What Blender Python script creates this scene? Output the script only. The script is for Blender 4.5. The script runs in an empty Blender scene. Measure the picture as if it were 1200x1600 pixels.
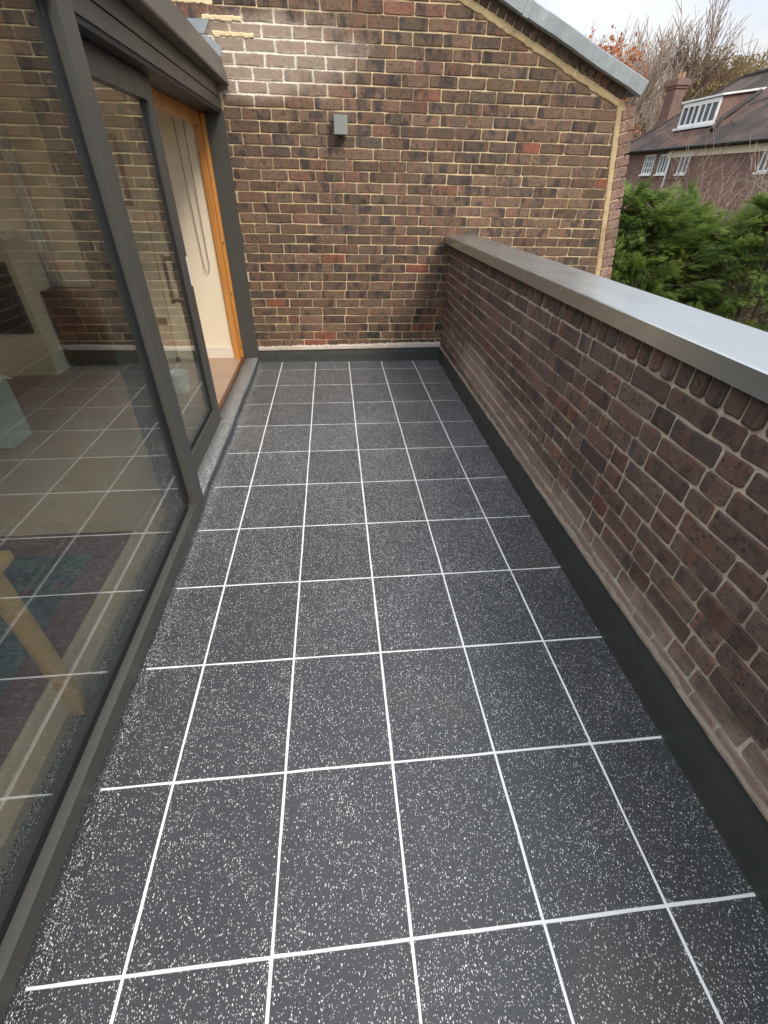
import bpy, bmesh, math, random
import numpy as np
from mathutils import Vector, Matrix

C = bpy.context.scene
COL = C.collection
RNG = random.Random(11)
R = math.radians

# ------------------------------------------------------------------ camera
CAM = np.array([0.57651287, -0.25861623, 1.55608683])
ROT = np.array([[0.99495645, -0.09822444, 0.0203377],
                [0.04199062, 0.59198794, 0.8048522],
                [0.09109583, 0.79993889, -0.59312673]])      # right, up, forward
F_PX = 696.405 / 1600.0                                        # focal length / picture height
cd = bpy.data.cameras.new('camera')
cam = bpy.data.objects.new('camera', cd)
COL.objects.link(cam)
cd.sensor_fit = 'VERTICAL'
cd.sensor_height = 36
cd.lens = 36 * F_PX
cd.clip_start = 0.03
cd.clip_end = 2000
mw = Matrix.Identity(4)
for i in range(3):
    mw[i][0], mw[i][1], mw[i][2], mw[i][3] = ROT[0][i], ROT[1][i], -ROT[2][i], CAM[i]
cam.matrix_world = mw
C.camera = cam

# ------------------------------------------------------------------ sky, sun, exposure
SUN_EL, SUN_ROT = 42, 150
w = bpy.data.worlds.new('World')
C.world = w
w.use_nodes = True
nt = w.node_tree
nt.nodes.clear()


def wn(t, **k):
    n = nt.nodes.new(t)
    for a, b in k.items():
        setattr(n, a, b)
    return n


wo = wn('ShaderNodeOutputWorld')
bg = wn('ShaderNodeBackground')
bg.inputs[1].default_value = 0.10
sky = wn('ShaderNodeTexSky', sky_type='NISHITA', sun_disc=False, sun_elevation=R(SUN_EL), sun_rotation=R(SUN_ROT))
sky.air_density = 1.2
sky.dust_density = 2.0
tc = wn('ShaderNodeTexCoord')
sep = wn('ShaderNodeSeparateXYZ')
nt.links.new(tc.outputs['Generated'], sep.inputs[0])
zc = wn('ShaderNodeMath', operation='MAXIMUM')
nt.links.new(sep.outputs[2], zc.inputs[0]); zc.inputs[1].default_value = 0.0
za = wn('ShaderNodeMath', operation='ADD')
nt.links.new(zc.outputs[0], za.inputs[0]); za.inputs[1].default_value = 0.22
dv = wn('ShaderNodeVectorMath', operation='DIVIDE')
cz = wn('ShaderNodeCombineXYZ')
for i in range(3):
    nt.links.new(za.outputs[0], cz.inputs[i])
nt.links.new(tc.outputs['Generated'], dv.inputs[0]); nt.links.new(cz.outputs[0], dv.inputs[1])
cn = wn('ShaderNodeTexNoise'); cn.inputs['Scale'].default_value = 1.35
cn.inputs['Detail'].default_value = 5; cn.inputs['Roughness'].default_value = 0.5
nt.links.new(dv.outputs[0], cn.inputs['Vector'])
cr = wn('ShaderNodeValToRGB')
cr.color_ramp.elements[0].position = 0.36; cr.color_ramp.elements[0].color = (0.70, 0.77, 0.91, 1)
cr.color_ramp.elements[1].position = 0.64; cr.color_ramp.elements[1].color = (0.98, 0.99, 1.0, 1)
nt.links.new(cn.outputs['Fac'], cr.inputs[0])
gr = wn('ShaderNodeMath', operation='MULTIPLY_ADD')              # overcast sky: zenith about 2.4 times the horizon
nt.links.new(zc.outputs[0], gr.inputs[0]); gr.inputs[1].default_value = 12.5; gr.inputs[2].default_value = 3.2
cm = wn('ShaderNodeVectorMath', operation='SCALE')
nt.links.new(cr.outputs[0], cm.inputs[0]); nt.links.new(gr.outputs[0], cm.inputs['Scale'])
mx = wn('ShaderNodeMix', data_type='RGBA'); mx.inputs[0].default_value = 0.93
nt.links.new(sky.outputs[0], mx.inputs[6]); nt.links.new(cm.outputs[0], mx.inputs[7])
nt.links.new(mx.outputs[2], bg.inputs[0])
nt.links.new(bg.outputs[0], wo.inputs[0])

sd = bpy.data.lights.new('sun', 'SUN')
sd.energy = 1.5
sd.angle = R(18)
sd.color = (1, 0.91, 0.79)
so = bpy.data.objects.new('sun', sd)
COL.objects.link(so)
dirv = Vector((math.sin(R(SUN_ROT)) * math.cos(R(SUN_EL)), math.cos(R(SUN_ROT)) * math.cos(R(SUN_EL)), math.sin(R(SUN_EL))))
so.rotation_euler = dirv.to_track_quat('Z', 'Y').to_euler()
so.location = (0, -6, 9)

C.view_settings.view_transform = 'Standard'
C.view_settings.look = 'None'
C.view_settings.gamma = 1
C.view_settings.use_curve_mapping = False
C.view_settings.exposure = 0.9
C.render.engine = 'CYCLES'
C.cycles.use_denoising = True
C.cycles.denoiser = 'OPENIMAGEDENOISE'
C.cycles.denoising_prefilter = 'ACCURATE'
C.cycles.use_adaptive_sampling = False
C.cycles.sample_clamp_indirect = 4
C.cycles.max_bounces = 8
C.cycles.transparent_max_bounces = 24


# ------------------------------------------------------------------ helpers
def project(p):
    q = ROT @ (np.asarray(p, float) - CAM)
    if q[2] < 0.05:
        return None
    f = F_PX * 1600
    return 600 + f * q[0] / q[2], 800 - f * q[1] / q[2]


def shown_area(pts):
    """picture area of a quad, clipped to nothing when it is outside the frame"""
    uv = [project(p) for p in pts]
    if any(u is None for u in uv):
        return 0
    if max(u[0] for u in uv) < 0 or min(u[0] for u in uv) > 1200 or max(u[1] for u in uv) < 0 or min(u[1] for u in uv) > 1600:
        return 0
    a = 0
    for i in range(len(uv)):
        x0, y0 = uv[i]; x1, y1 = uv[(i + 1) % len(uv)]
        a += x0 * y1 - x1 * y0
    return abs(a) / 2


def link(o, parent=None):
    COL.objects.link(o)
    if parent is not None:
        o.parent = parent
    return o


def mobj(name, verts, faces, mat, parent=None, smooth=False, tint=None):
    m = bpy.data.meshes.new(name)
    m.from_pydata([tuple(v) for v in verts], [], [tuple(f) for f in faces])
    if smooth:
        m.polygons.foreach_set('use_smooth', [True] * len(m.polygons))
    if mat:
        m.materials.append(mat)
    for an, vals in (tint or {}).items():
        a = m.attributes.new(an, 'FLOAT_COLOR', 'POINT')
        a.data.foreach_set('color', np.asarray(vals, np.float32).ravel())
    m.update()
    return link(bpy.data.objects.new(name, m), parent)


def tag(o, label=None, cat=None, group=None, kind=None):
    if label: o['label'] = label
    if cat: o['category'] = cat
    if group: o['group'] = group
    if kind: o['kind'] = kind
    return o


def empty(name, loc=(0, 0, 0)):
    o = bpy.data.objects.new(name, None)
    o.location = loc
    o.empty_display_size = 0.1
    return link(o)


class MB:
    """collects shapes for one mesh"""
    def __init__(s):
        s.v = []; s.f = []

    def add(s, v, f):
        n = len(s.v)
        s.v += [tuple(a) for a in v]
        s.f += [tuple(i + n for i in a) for a in f]
        return s

    def box(s, x0, x1, y0, y1, z0, z1, bev=0.0):
        if bev <= 0:
            v = [(x, y, z) for x in (x0, x1) for y in (y0, y1) for z in (z0, z1)]
            return s.add(v, [(0, 1, 3, 2), (4, 6, 7, 5), (0, 4, 5, 1), (2, 3, 7, 6), (0, 2, 6, 4), (1, 5, 7, 3)])
        bm = bmesh.new()
        bmesh.ops.create_cube(bm, size=1)
        for q in bm.verts:
            q.co = Vector(((x0 + x1) / 2 + q.co.x * (x1 - x0), (y0 + y1) / 2 + q.co.y * (y1 - y0), (z0 + z1) / 2 + q.co.z * (z1 - z0)))
        bmesh.ops.bevel(bm, geom=bm.edges[:], offset=bev, segments=2, profile=0.6, affect='EDGES')
        bm.verts.index_update()
        s.add([q.co[:] for q in bm.verts], [[q.index for q in f.verts] for f in bm.faces])
        bm.free()
        return s

    def tube(s, pts, r, n=8, caps=True, r_end=None):
        pts = [Vector(p) for p in pts]
        base = len(s.v)
        for i, p in enumerate(pts):
            t = (pts[min(i + 1, len(pts) - 1)] - pts[max(i - 1, 0)]).normalized()
            a = t.orthogonal().normalized() if i == 0 else (a - t * a.dot(t)).normalized()
            b = t.cross(a)
            rr = r if r_end is None else r + (r_end - r) * i / (len(pts) - 1)
            for k in range(n):
                th = 2 * math.pi * k / n
                s.v.append(tuple(p + (a * math.cos(th) + b * math.sin(th)) * rr))
        for i in range(len(pts) - 1):
            for k in range(n):
                k2 = (k + 1) % n
                s.f.append((base + i * n + k, base + i * n + k2, base + (i + 1) * n + k2, base + (i + 1) * n + k))
        if caps:
            s.f.append(tuple(base + k for k in range(n))[::-1])
            s.f.append(tuple(base + (len(pts) - 1) * n + k for k in range(n)))
        return s

    def prism(s, poly, fn, d0, d1):
        """polygon in 2-D, fn(a, b, d) gives the point"""
        n = len(poly)
        v = [fn(a, b, d0) for a, b in poly] + [fn(a, b, d1) for a, b in poly]
        f = [tuple(range(n)), tuple(range(2 * n - 1, n - 1, -1))]
        f += [(i, i + n, (i + 1) % n + n, (i + 1) % n) for i in range(n)]
        return s.add(v, f)

    def build(s, name, mat, parent=None, smooth=False):
        o = mobj(name, s.v, s.f, mat, parent, smooth)
        bm = bmesh.new(); bm.from_mesh(o.data)
        bmesh.ops.recalc_face_normals(bm, faces=bm.faces[:])
        bm.to_mesh(o.data); bm.free()
        return o


def bx(name, mat, parent, *a, bev=0.0):
    return MB().box(*a, bev=bev).build(name, mat, parent)


# ------------------------------------------------------------------ materials
class M:
    def __init__(s, name, rough=0.6, metal=0.0, col=None, spec=0.5):
        s.m = bpy.data.materials.new(name)
        s.m.use_nodes = True
        s.nt = s.m.node_tree
        s.b = s.nt.nodes['Principled BSDF']
        s.b.inputs['Roughness'].default_value = rough
        s.b.inputs['Metallic'].default_value = metal
        s.b.inputs['Specular IOR Level'].default_value = spec
        if col: s.b.inputs['Base Color'].default_value = (*col, 1)

    def n(s, t, ins=None, **k):
        n = s.nt.nodes.new(t)
        for a, b in k.items(): setattr(n, a, b)
        for a, b in (ins or {}).items(): s.set(n.inputs[a], b)
        return n

    def set(s, sock, v):
        if isinstance(v, bpy.types.NodeSocket): s.nt.links.new(v, sock)
        else: sock.default_value = v

    def pos(s): return s.n('ShaderNodeNewGeometry').outputs['Position']

    def map(s, v, sc=(1, 1, 1), rot=(0, 0, 0), loc=(0, 0, 0)):
        return s.n('ShaderNodeMapping', {'Vector': v, 'Scale': sc, 'Rotation': rot, 'Location': loc}).outputs[0]

    def noise(s, v, scale, detail=3, rough=0.5, out='Fac', dist=0.0):
        return s.n('ShaderNodeTexNoise', {'Vector': v, 'Scale': scale, 'Detail': detail, 'Roughness': rough, 'Distortion': dist}).outputs[out]

    def ramp(s, f, stops, interp='LINEAR'):
        n = s.n('ShaderNodeValToRGB', {'Fac': f})
        e = n.color_ramp.elements
        n.color_ramp.interpolation = interp
        while len(e) < len(stops): e.new(0.5)
        for i, (p, c) in enumerate(stops):
            e[i].position = p
            e[i].color = (*c, 1) if len(c) == 3 else c
        return n.outputs['Color']

    def ss(s, f, a, b):
        """smoothstep a..b"""
        return s.n('ShaderNodeMapRange', {'Value': f, 'From Min': a, 'From Max': b}, interpolation_type='SMOOTHSTEP').outputs[0]

    def mth(s, op, a, b=0.0, c=0.0):
        return s.n('ShaderNodeMath', {0: a, 1: b, 2: c}, operation=op).outputs[0]

    def mix(s, f, a, b, mode='MIX'):
        n = s.n('ShaderNodeMix', data_type='RGBA', blend_type=mode)
        s.set(n.inputs[0], f)
        for i, v in ((6, a), (7, b)):
            if isinstance(v, tuple): v = (*v, 1)
            s.set(n.inputs[i], v)
        return n.outputs[2]

    def sep(s, v):
        return s.n('ShaderNodeSeparateXYZ', {0: v}).outputs

    def attr(s, name):
        return s.n('ShaderNodeAttribute', attribute_name=name)

    def bump(s, h, strength, dist, prev=None):
        ins = {'Height': h, 'Strength': strength, 'Distance': dist}
        if prev is not None: ins['Normal'] = prev
        return s.n('ShaderNodeBump', ins).outputs[0]

    def out(s, col=None, rough=None, normal=None):
        if col is not None: s.set(s.b.inputs['Base Color'], col)
        if rough is not None: s.set(s.b.inputs['Roughness'], rough)
        if normal is not None: s.set(s.b.inputs['Normal'], normal)
        return s.m


def brick_mat(name, cols, dark, lime, lime_amt=0.2, rim_amt=0.8):
    m = M(name, 0.85, spec=0.25)
    t = m.sep(m.attr('tint').outputs['Vector'])
    u = m.sep(m.attr('local').outputs['Vector'])
    p = m.pos()
    seed = m.mth('MULTIPLY', t[2], 57.0)
    pv = m.n('ShaderNodeVectorMath', {0: p, 1: m.n('ShaderNodeCombineXYZ', {0: seed, 1: seed, 2: seed}).outputs[0]}, operation='ADD').outputs[0]
    base = m.ramp(t[0], cols)
    # firing marks: redder bands and blackened patches along the brick
    bu = m.n('ShaderNodeCombineXYZ', {0: m.mth('MULTIPLY', u[0], 2.4), 1: seed, 2: m.mth('MULTIPLY', u[1], 0.35)}).outputs[0]
    band = m.ss(m.noise(bu, 1.0, 1.5, 0.4), 0.55, 0.63)
    base = m.mix(m.mth('MULTIPLY', band, 0.4), base, (0.24, 0.095, 0.062))
    bd = m.ss(m.noise(m.map(bu, loc=(9, 3, 1)), 1.2, 2, 0.5), 0.5, 0.68)
    base = m.mix(m.mth('MULTIPLY', bd, dark), base, (0.048, 0.042, 0.041))
    mot = m.noise(pv, 34, 5, 0.65)
    base = m.mix(m.mth('MULTIPLY', m.ss(mot, 0.5, 0.72), 0.8), base, (0.06, 0.05, 0.046))
    base = m.mix(m.mth('MULTIPLY', m.ss(m.noise(pv, 26, 4, 0.65), 0.52, 0.75), 0.35), base, (0.30, 0.2, 0.13))
    spots = m.n('ShaderNodeTexVoronoi', {'Vector': pv, 'Scale': 46.0}, feature='F1')
    sp = m.mth('MULTIPLY', m.mth('LESS_THAN', m.sep(spots.outputs['Color'])[0], m.mth('MULTIPLY', t[1], 0.42)), m.ss(spots.outputs['Distance'], 0.34, 0.2))
    base = m.mix(m.mth('MULTIPLY', sp, 0.75), base, (0.04, 0.036, 0.036))
    hsv = m.n('ShaderNodeHueSaturation', {'Color': base, 'Value': m.mth('MULTIPLY_ADD', t[1], 0.45, 0.82)}).outputs[0]
    if lime:
        x = m.sep(p)
        f = lime(m, x, p)
        hsv = m.mix(m.mth('MULTIPLY', f, lime_amt), hsv, (0.6, 0.47, 0.37))
        eu = m.mth('ABSOLUTE', m.mth('SUBTRACT', u[0], 0.5)); ev = m.mth('ABSOLUTE', m.mth('SUBTRACT', u[1], 0.5))
        rim = m.mth('MAXIMUM', m.ss(eu, 0.455, 0.485), m.ss(ev, 0.37, 0.47))          # smears carried over the arrises
        rim = m.mth('MULTIPLY', rim, m.ss(m.noise(p, 30, 3, 0.6), 0.35, 0.6))
        hsv = m.mix(m.mth('MULTIPLY', rim, m.mth('MULTIPLY', f, rim_amt)), hsv, (0.82, 0.76, 0.64))
    pit = m.noise(pv, 190, 4, 0.7)
    nrm = m.bump(pit, 0.8, 0.006)
    nrm = m.bump(m.noise(pv, 42, 4, 0.65), 0.8, 0.01, nrm)
    return m.out(hsv, None, nrm)


def blob(m, x, cx, cz, rx, rz, ax=0):
    a = m.mth('DIVIDE', m.mth('SUBTRACT', x[ax], cx), rx)
    b = m.mth('DIVIDE', m.mth('SUBTRACT', x[2], cz), rz)
    return m.mth('SUBTRACT', 1.0, m.mth('SQRT', m.mth('ADD', m.mth('MULTIPLY', a, a), m.mth('MULTIPLY', b, b))))


def lime_gable(scale):
    def fn(m, x, p):
        f = m.mth('MAXIMUM', blob(m, x, 0.22, 2.34, 0.85, 0.27), blob(m, x, -0.05, 2.2, 0.6, 0.17))
        f = m.mth('MULTIPLY_ADD', m.mth('SUBTRACT', m.noise(p, 5, 4, 0.6), 0.5), 1.1, f)
        return m.mth('MULTIPLY', m.ss(f, 0.0, 0.62), scale)
    return fn


def lime_parapet(scale):
    def fn(m, x, p):
        f = m.mth('MAXIMUM', blob(m, x, 3.1, 0.33, 1.3, 0.22, 1), blob(m, x, 1.4, 0.24, 2.4, 0.13, 1))
        f = m.mth('MULTIPLY_ADD', m.mth('SUBTRACT', m.noise(p, 4.5, 5, 0.65), 0.5), 1.5, f)
        return m.mth('MULTIPLY', m.ss(f, -0.05, 0.8), scale)
    return fn


GABLE_COLS = [(0.0, (0.125, 0.09, 0.062)), (0.3, (0.15, 0.102, 0.068)), (0.6, (0.175, 0.112, 0.073)), (0.80, (0.185, 0.106, 0.07)),
              (0.87, (0.105, 0.082, 0.066)), (0.96, (0.20, 0.102, 0.068)), (0.98, (0.25, 0.095, 0.058)), (1.0, (0.26, 0.092, 0.056))]
PARAPET_COLS = [(0.0, (0.132, 0.096, 0.079)), (0.4, (0.155, 0.107, 0.085)), (0.7, (0.172, 0.106, 0.082)), (0.85, (0.18, 0.095, 0.073)),
                (0.95, (0.09, 0.072, 0.062)), (1.0, (0.17, 0.075, 0.055))]
brick_gable = brick_mat('stock brick', GABLE_COLS, 0.85, lime_gable(1.0), 0.48)
brick_parapet = brick_mat('dark stock brick', PARAPET_COLS, 0.6, lime_parapet(0.9), 0.46, 0.0)
brick_pink = brick_mat('pink brick', [(0, (0.23, 0.15, 0.12)), (0.6, (0.27, 0.175, 0.14)), (1, (0.3, 0.18, 0.14))], 0.3, None)


def mortar_mat(name, a, b, c, lime):
    m = M(name, 0.95, spec=0.15)
    p = m.pos()
    col = m.mix(m.ss(m.noise(p, 2.6, 5, 0.65), 0.44, 0.6), a, b)
    col = m.mix(m.ss(m.noise(p, 40, 4, 0.7), 0.54, 0.75), col, c)
    if lime:
        f = lime(m, m.sep(p), p)
        col = m.mix(f, col, (0.86, 0.79, 0.67))
    n = m.bump(m.noise(p, 120, 4, 0.7), 0.7, 0.006)
    n = m.bump(m.noise(p, 25, 3, 0.6), 0.6, 0.01, n)
    return m.out(col, None, n)


mortar_gable = mortar_mat('cream mortar', (0.65, 0.495, 0.295), (0.36, 0.26, 0.165), (0.77, 0.63, 0.43), lime_gable(1.0))
mortar_parapet = mortar_mat('grey beige mortar', (0.56, 0.47, 0.365), (0.38, 0.31, 0.245), (0.66, 0.57, 0.46), lime_parapet(0.6))
mortar_yellow = mortar_mat('yellow verge mortar', (0.5, 0.38, 0.21), (0.38, 0.28, 0.155), (0.6, 0.48, 0.3), None)
fillet_white = mortar_mat('pale cement fillet', (0.58, 0.5, 0.43), (0.48, 0.4, 0.33), (0.68, 0.62, 0.55), None)
fillet_beige = mortar_mat('beige cement fillet', (0.30, 0.245, 0.19), (0.22, 0.175, 0.14), (0.4, 0.335, 0.27), None)


def flake_mat():
    m = M('flaked resin floor coating', 0.38, spec=0.42)
    p = m.pos()
    x = m.sep(p)
    base = m.mix(m.noise(p, 2.3, 3, 0.6), (0.036, 0.0385, 0.042), (0.054, 0.0565, 0.060))
    base = m.mix(m.ss(m.noise(p, 1.2, 3, 0.5), 0.55, 0.7), base, (0.060, 0.058, 0.055))
    # thicker scatter of flakes along the door side and in loose patches
    edge = m.mth('MULTIPLY', m.ss(m.mth('MULTIPLY_ADD', m.noise(p, 9, 3, 0.6), 0.09, m.mth('MULTIPLY', x[0], -1.0)), 0.21, 0.25), 0.13)
    edge = m.mth('ADD', edge, m.mth('MULTIPLY', m.ss(m.mth('MULTIPLY', x[0], -1.0), 0.238, 0.25), 0.24))
    dens = m.mth('MULTIPLY_ADD', m.ss(m.noise(p, 4.2, 3, 0.6), 0.42, 0.75), 0.075, 0.066)
    dens = m.mth('ADD', dens, edge)
    dens = m.mth('MULTIPLY_ADD', m.ss(x[1], 0.7, 3.0), 0.13, dens)
    nz = m.sep(m.n('ShaderNodeNewGeometry').outputs['Normal'])[2]
    dens = m.mth('MULTIPLY', dens, m.mth('MULTIPLY_ADD', m.ss(nz, 0.15, 0.75), 0.85, 0.15))     # loose flakes only stick where they land
    col = base
    for k, (rot, sc, off) in enumerate((((0.3, 0.2, 0.5), 270, 0), ((0.1, 0.5, 1.6), 310, 3.3), ((0.6, 0.15, 2.6), 380, 7.7), ((0.2, 0.8, 3.6), 430, 1.7), ((0.9, 0.4, 0.9), 345, 4.1))):
        v = m.map(p, (sc, sc * 0.55, sc), rot, (off, off * 2, off))
        vo = m.n('ShaderNodeTexVoronoi', {'Vector': v, 'Scale': 1.0}, feature='F1')
        rnd = m.sep(vo.outputs['Color'])
        keep = m.mth('LESS_THAN', rnd[0], dens)
        size = m.mth('MULTIPLY_ADD', rnd[1], 0.26, 0.16)
        dot = m.mth('MULTIPLY', keep, m.mth('LESS_THAN', vo.outputs['Distance'], size))
        col = m.mix(dot, col, m.ramp(rnd[2], [(0.0, (0.40, 0.40, 0.39)), (0.45, (0.7, 0.7, 0.68)), (1.0, (0.87, 0.87, 0.84))]))
    v = m.map(p, (210, 130, 210), (0.4, 0.3, 2.1), (5, 5, 5))
    vo = m.n('ShaderNodeTexVoronoi', {'Vector': v, 'Scale': 1.0}, feature='F1')
    blk = m.mth('MULTIPLY', m.mth('LESS_THAN', m.sep(vo.outputs['Color'])[0], 0.09), m.mth('LESS_THAN', vo.outputs['Distance'], 0.33))
    col = m.mix(blk, col, (0.008, 0.008, 0.009))
    col = m.n('ShaderNodeHueSaturation', {'Color': col, 'Value': m.mth('MULTIPLY_ADD', m.n('ShaderNodeObjectInfo').outputs['Random'], 0.16, 0.92)}).outputs[0]
    rough = m.mth('MULTIPLY_ADD', m.noise(p, 6, 4, 0.6), 0.25, 0.28)
    nrm = m.bump(m.noise(p, 160, 3, 0.6), 0.28, 0.003)
    nrm = m.bump(m.noise(p, 7, 2, 0.5), 0.12, 0.01, nrm)
    return m.out(col, rough, nrm)


flake = flake_mat()


def painted(name, col, rough=0.45, bump=0.15, var=0.25, scale=9, metal=0.0, spec=0.4):
    m = M(name, rough, metal, spec=spec)
    p = m.pos()
    a = tuple(c * (1 - var) for c in col); b = tuple(c * (1 + var) for c in col)
    c = m.mix(m.noise(p, scale, 5, 0.65), a, b)
    r = m.mth('MULTIPLY_ADD', m.noise(p, scale * 2.5, 4, 0.6), 0.22, rough - 0.11)
    return m.out(c, r, m.bump(m.noise(p, 90, 3, 0.6), bump, 0.003))


membrane = painted('dark green grey membrane', (0.052, 0.056, 0.05), 0.45, 0.12, 0.2, 4)
def membrane_mat():
    m = M('scuffed dark green grey membrane', 0.45, spec=0.4)
    p = m.pos()
    c = m.mix(m.noise(p, 4, 5, 0.65), (0.042, 0.046, 0.041), (0.062, 0.066, 0.06))
    sc = m.mth('MULTIPLY', m.ss(m.noise(m.map(p, (3, 3, 22), (0.3, 0.2, 0)), 1.0, 6, 0.75), 0.6, 0.72), 0.35)
    c = m.mix(sc, c, (0.16, 0.155, 0.14))
    z = m.sep(p)[2]
    dust = m.mth('MULTIPLY', m.ss(m.mth('MULTIPLY_ADD', m.noise(p, 8, 4, 0.6), 0.05, z), 0.05, 0.015), 0.12)
    c = m.mix(dust, c, (0.2, 0.19, 0.175))                                  # dusty splash line along the floor
    r_ = m.mth('MULTIPLY_ADD', m.noise(p, 11, 4, 0.6), 0.25, 0.34)
    return m.out(c, r_, m.bump(m.noise(p, 5, 3, 0.6), 0.3, 0.012, m.bump(m.noise(p, 90, 3, 0.6), 0.15, 0.003)))


membrane = membrane_mat()
white_line = painted('white painted joint', (0.78, 0.78, 0.76), 0.6, 0.3, 0.06, 30)
frame_m = painted('dark grey powder coated aluminium', (0.068, 0.066, 0.059), 0.4, 0.05, 0.08, 4)
frame_top = frame_m
gasket_m = M('black rubber gasket', 0.55, col=(0.012, 0.012, 0.013)).m
fascia_m = painted('brown grey aluminium fascia', (0.105, 0.096, 0.085), 0.4, 0.05, 0.12, 3)
lamp_m = painted('grey painted lamp metal', (0.23, 0.24, 0.22), 0.45, 0.1, 0.08, 25)
dark_m = M('shadowed lamp lens', 0.3, col=(0.03, 0.03, 0.03)).m
white_plastic = painted('white plastic', (0.82, 0.81, 0.77), 0.4, 0.05, 0.07, 14)
cream = painted('cream painted plaster', (0.82, 0.71, 0.54), 0.9, 0.1, 0.03, 3, spec=0.1)
white_skirt = painted('cream painted skirting', (0.74, 0.67, 0.56), 0.5, 0.05, 0.03, 5)
black_m = painted('black metal', (0.02, 0.02, 0.021), 0.4, 0.05, 0.2, 12)
steel = M('steel screw', 0.3, 1.0, col=(0.6, 0.6, 0.58)).m
paper = painted('white paper', (0.8, 0.81, 0.8), 0.8, 0.1, 0.05, 12)
yellow_paper = painted('yellow paper', (0.62, 0.45, 0.12), 0.8, 0.1, 0.1, 9)
cloth_m = painted('pale grey cloth', (0.5, 0.52, 0.5), 0.95, 0.3, 0.1, 30)
cord_m = M('grey blind cord', 0.8, col=(0.2, 0.19, 0.17)).m


def coping_mat():
    m = M('grey metal coping', 0.22, 0.85)
    p = m.pos()
    v = m.map(p, (30, 2.2, 30))
    st = m.noise(v, 1.0, 5, 0.7)
    c = m.mix(st, (0.42, 0.445, 0.44), (0.48, 0.505, 0.5))
    sc = m.mth('MULTIPLY', m.ss(m.noise(m.map(p, (22, 4.5, 22), (0, 0, 0.7)), 1.0, 6, 0.75), 0.63, 0.7), m.ss(m.noise(p, 2.3, 2, 0.5), 0.45, 0.6))
    c = m.mix(m.mth('MULTIPLY', sc, 0.6), c, (0.74, 0.72, 0.68))
    r = m.mth('MULTIPLY_ADD', m.noise(m.map(p, (9, 3, 9)), 1.0, 4, 0.6), 0.16, 0.2)
    return m.out(c, r, m.bump(m.noise(m.map(p, (3, 1.2, 3)), 1.0, 2, 0.5), 0.06, 0.02))


coping_m = coping_mat()


def lead_mat():
    m = M('weathered lead sheet', 0.5, 0.35)
    p = m.pos()
    c = m.mix(m.noise(m.map(p, (14, 14, 3)), 1.0, 5, 0.65), (0.19, 0.215, 0.23), (0.37, 0.40, 0.41))
    c = m.mix(m.ss(m.noise(m.map(p, (9, 9, 2.2), loc=(4, 1, 2)), 1.0, 5, 0.7), 0.55, 0.75), c, (0.40, 0.425, 0.43))
    return m.out(c, None, m.bump(m.noise(p, 14, 4, 0.6), 0.25, 0.01))


lead_m = lead_mat()


def wood_mat(name, a, b, rough=0.4, axis=2, spec=0.4):
    m = M(name, rough, spec=spec)
    p = m.pos()
    sc = [55, 55, 55]; sc[axis] = 2.2
    g = m.noise(m.map(p, tuple(sc)), 1.0, 5, 0.65, dist=0.4)
    c = m.mix(g, a, b)
    sc2 = [12, 12, 12]; sc2[axis] = 0.9
    c = m.mix(m.ss(m.noise(m.map(p, tuple(sc2)), 1.0, 3, 0.5), 0.5, 0.75), c, tuple(v * 0.72 for v in a))
    return m.out(c, None, m.bump(g, 0.12, 0.002))


orange_wood = wood_mat('varnished orange softwood', (0.50, 0.20, 0.045), (0.66, 0.30, 0.08), 0.3)
pine_wood = wood_mat('pine', (0.42, 0.215, 0.08), (0.54, 0.30, 0.115), 0.45)
brown_wood = wood_mat('brown wood', (0.085, 0.032, 0.014), (0.15, 0.062, 0.026), 0.35, 0)
red_frame_wood = wood_mat('mahogany frame', (0.13, 0.035, 0.018), (0.2, 0.06, 0.03), 0.35)


def floorboard_mat():
    m = M('oak boards', 0.4, spec=0.4)
    p = m.pos()
    g = m.noise(m.map(p, (3, 50, 50)), 1.0, 4, 0.6)
    c = m.mix(g, (0.40, 0.265, 0.185), (0.50, 0.345, 0.25))
    cell = m.n('ShaderNodeTexBrick', {'Vector': m.map(p, (1, 1, 1)), 'Color1': (0, 0, 0, 1), 'Color2': (1, 1, 1, 1), 'Mortar': (0.5, 0.5, 0.5, 1),
                                      'Scale': 1.0, 'Mortar Size': 0.001, 'Brick Width': 1.1, 'Row Height': 0.12}).outputs['Color']
    c = m.mix(m.mth('MULTIPLY', m.sep(cell)[0], 0.25), c, (0.30, 0.19, 0.125))
    return m.out(c)


boards_m = floorboard_mat()


def rug_mat():
    m = M('woven rug', 0.95, spec=0.1)
    p = m.pos()
    x = m.sep(p)
    n = m.noise(p, 9, 5, 0.7)
    c = m.mix(m.ss(n, 0.42, 0.6), (0.025, 0.05, 0.065), (0.05, 0.08, 0.095))
    c = m.mix(m.ss(m.noise(p, 3.1, 3, 0.6), 0.55, 0.62), c, (0.15, 0.025, 0.03))
    bd = m.mth('MAXIMUM', m.mth('GREATER_THAN', x[1], 1.52), m.mth('GREATER_THAN', x[0], -0.66))
    c = m.mix(bd, c, (0.11, 0.045, 0.042))
    return m.out(c, None, m.bump(m.noise(p, 220, 2, 0.5), 0.6, 0.004))


rug_m = rug_mat()


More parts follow.
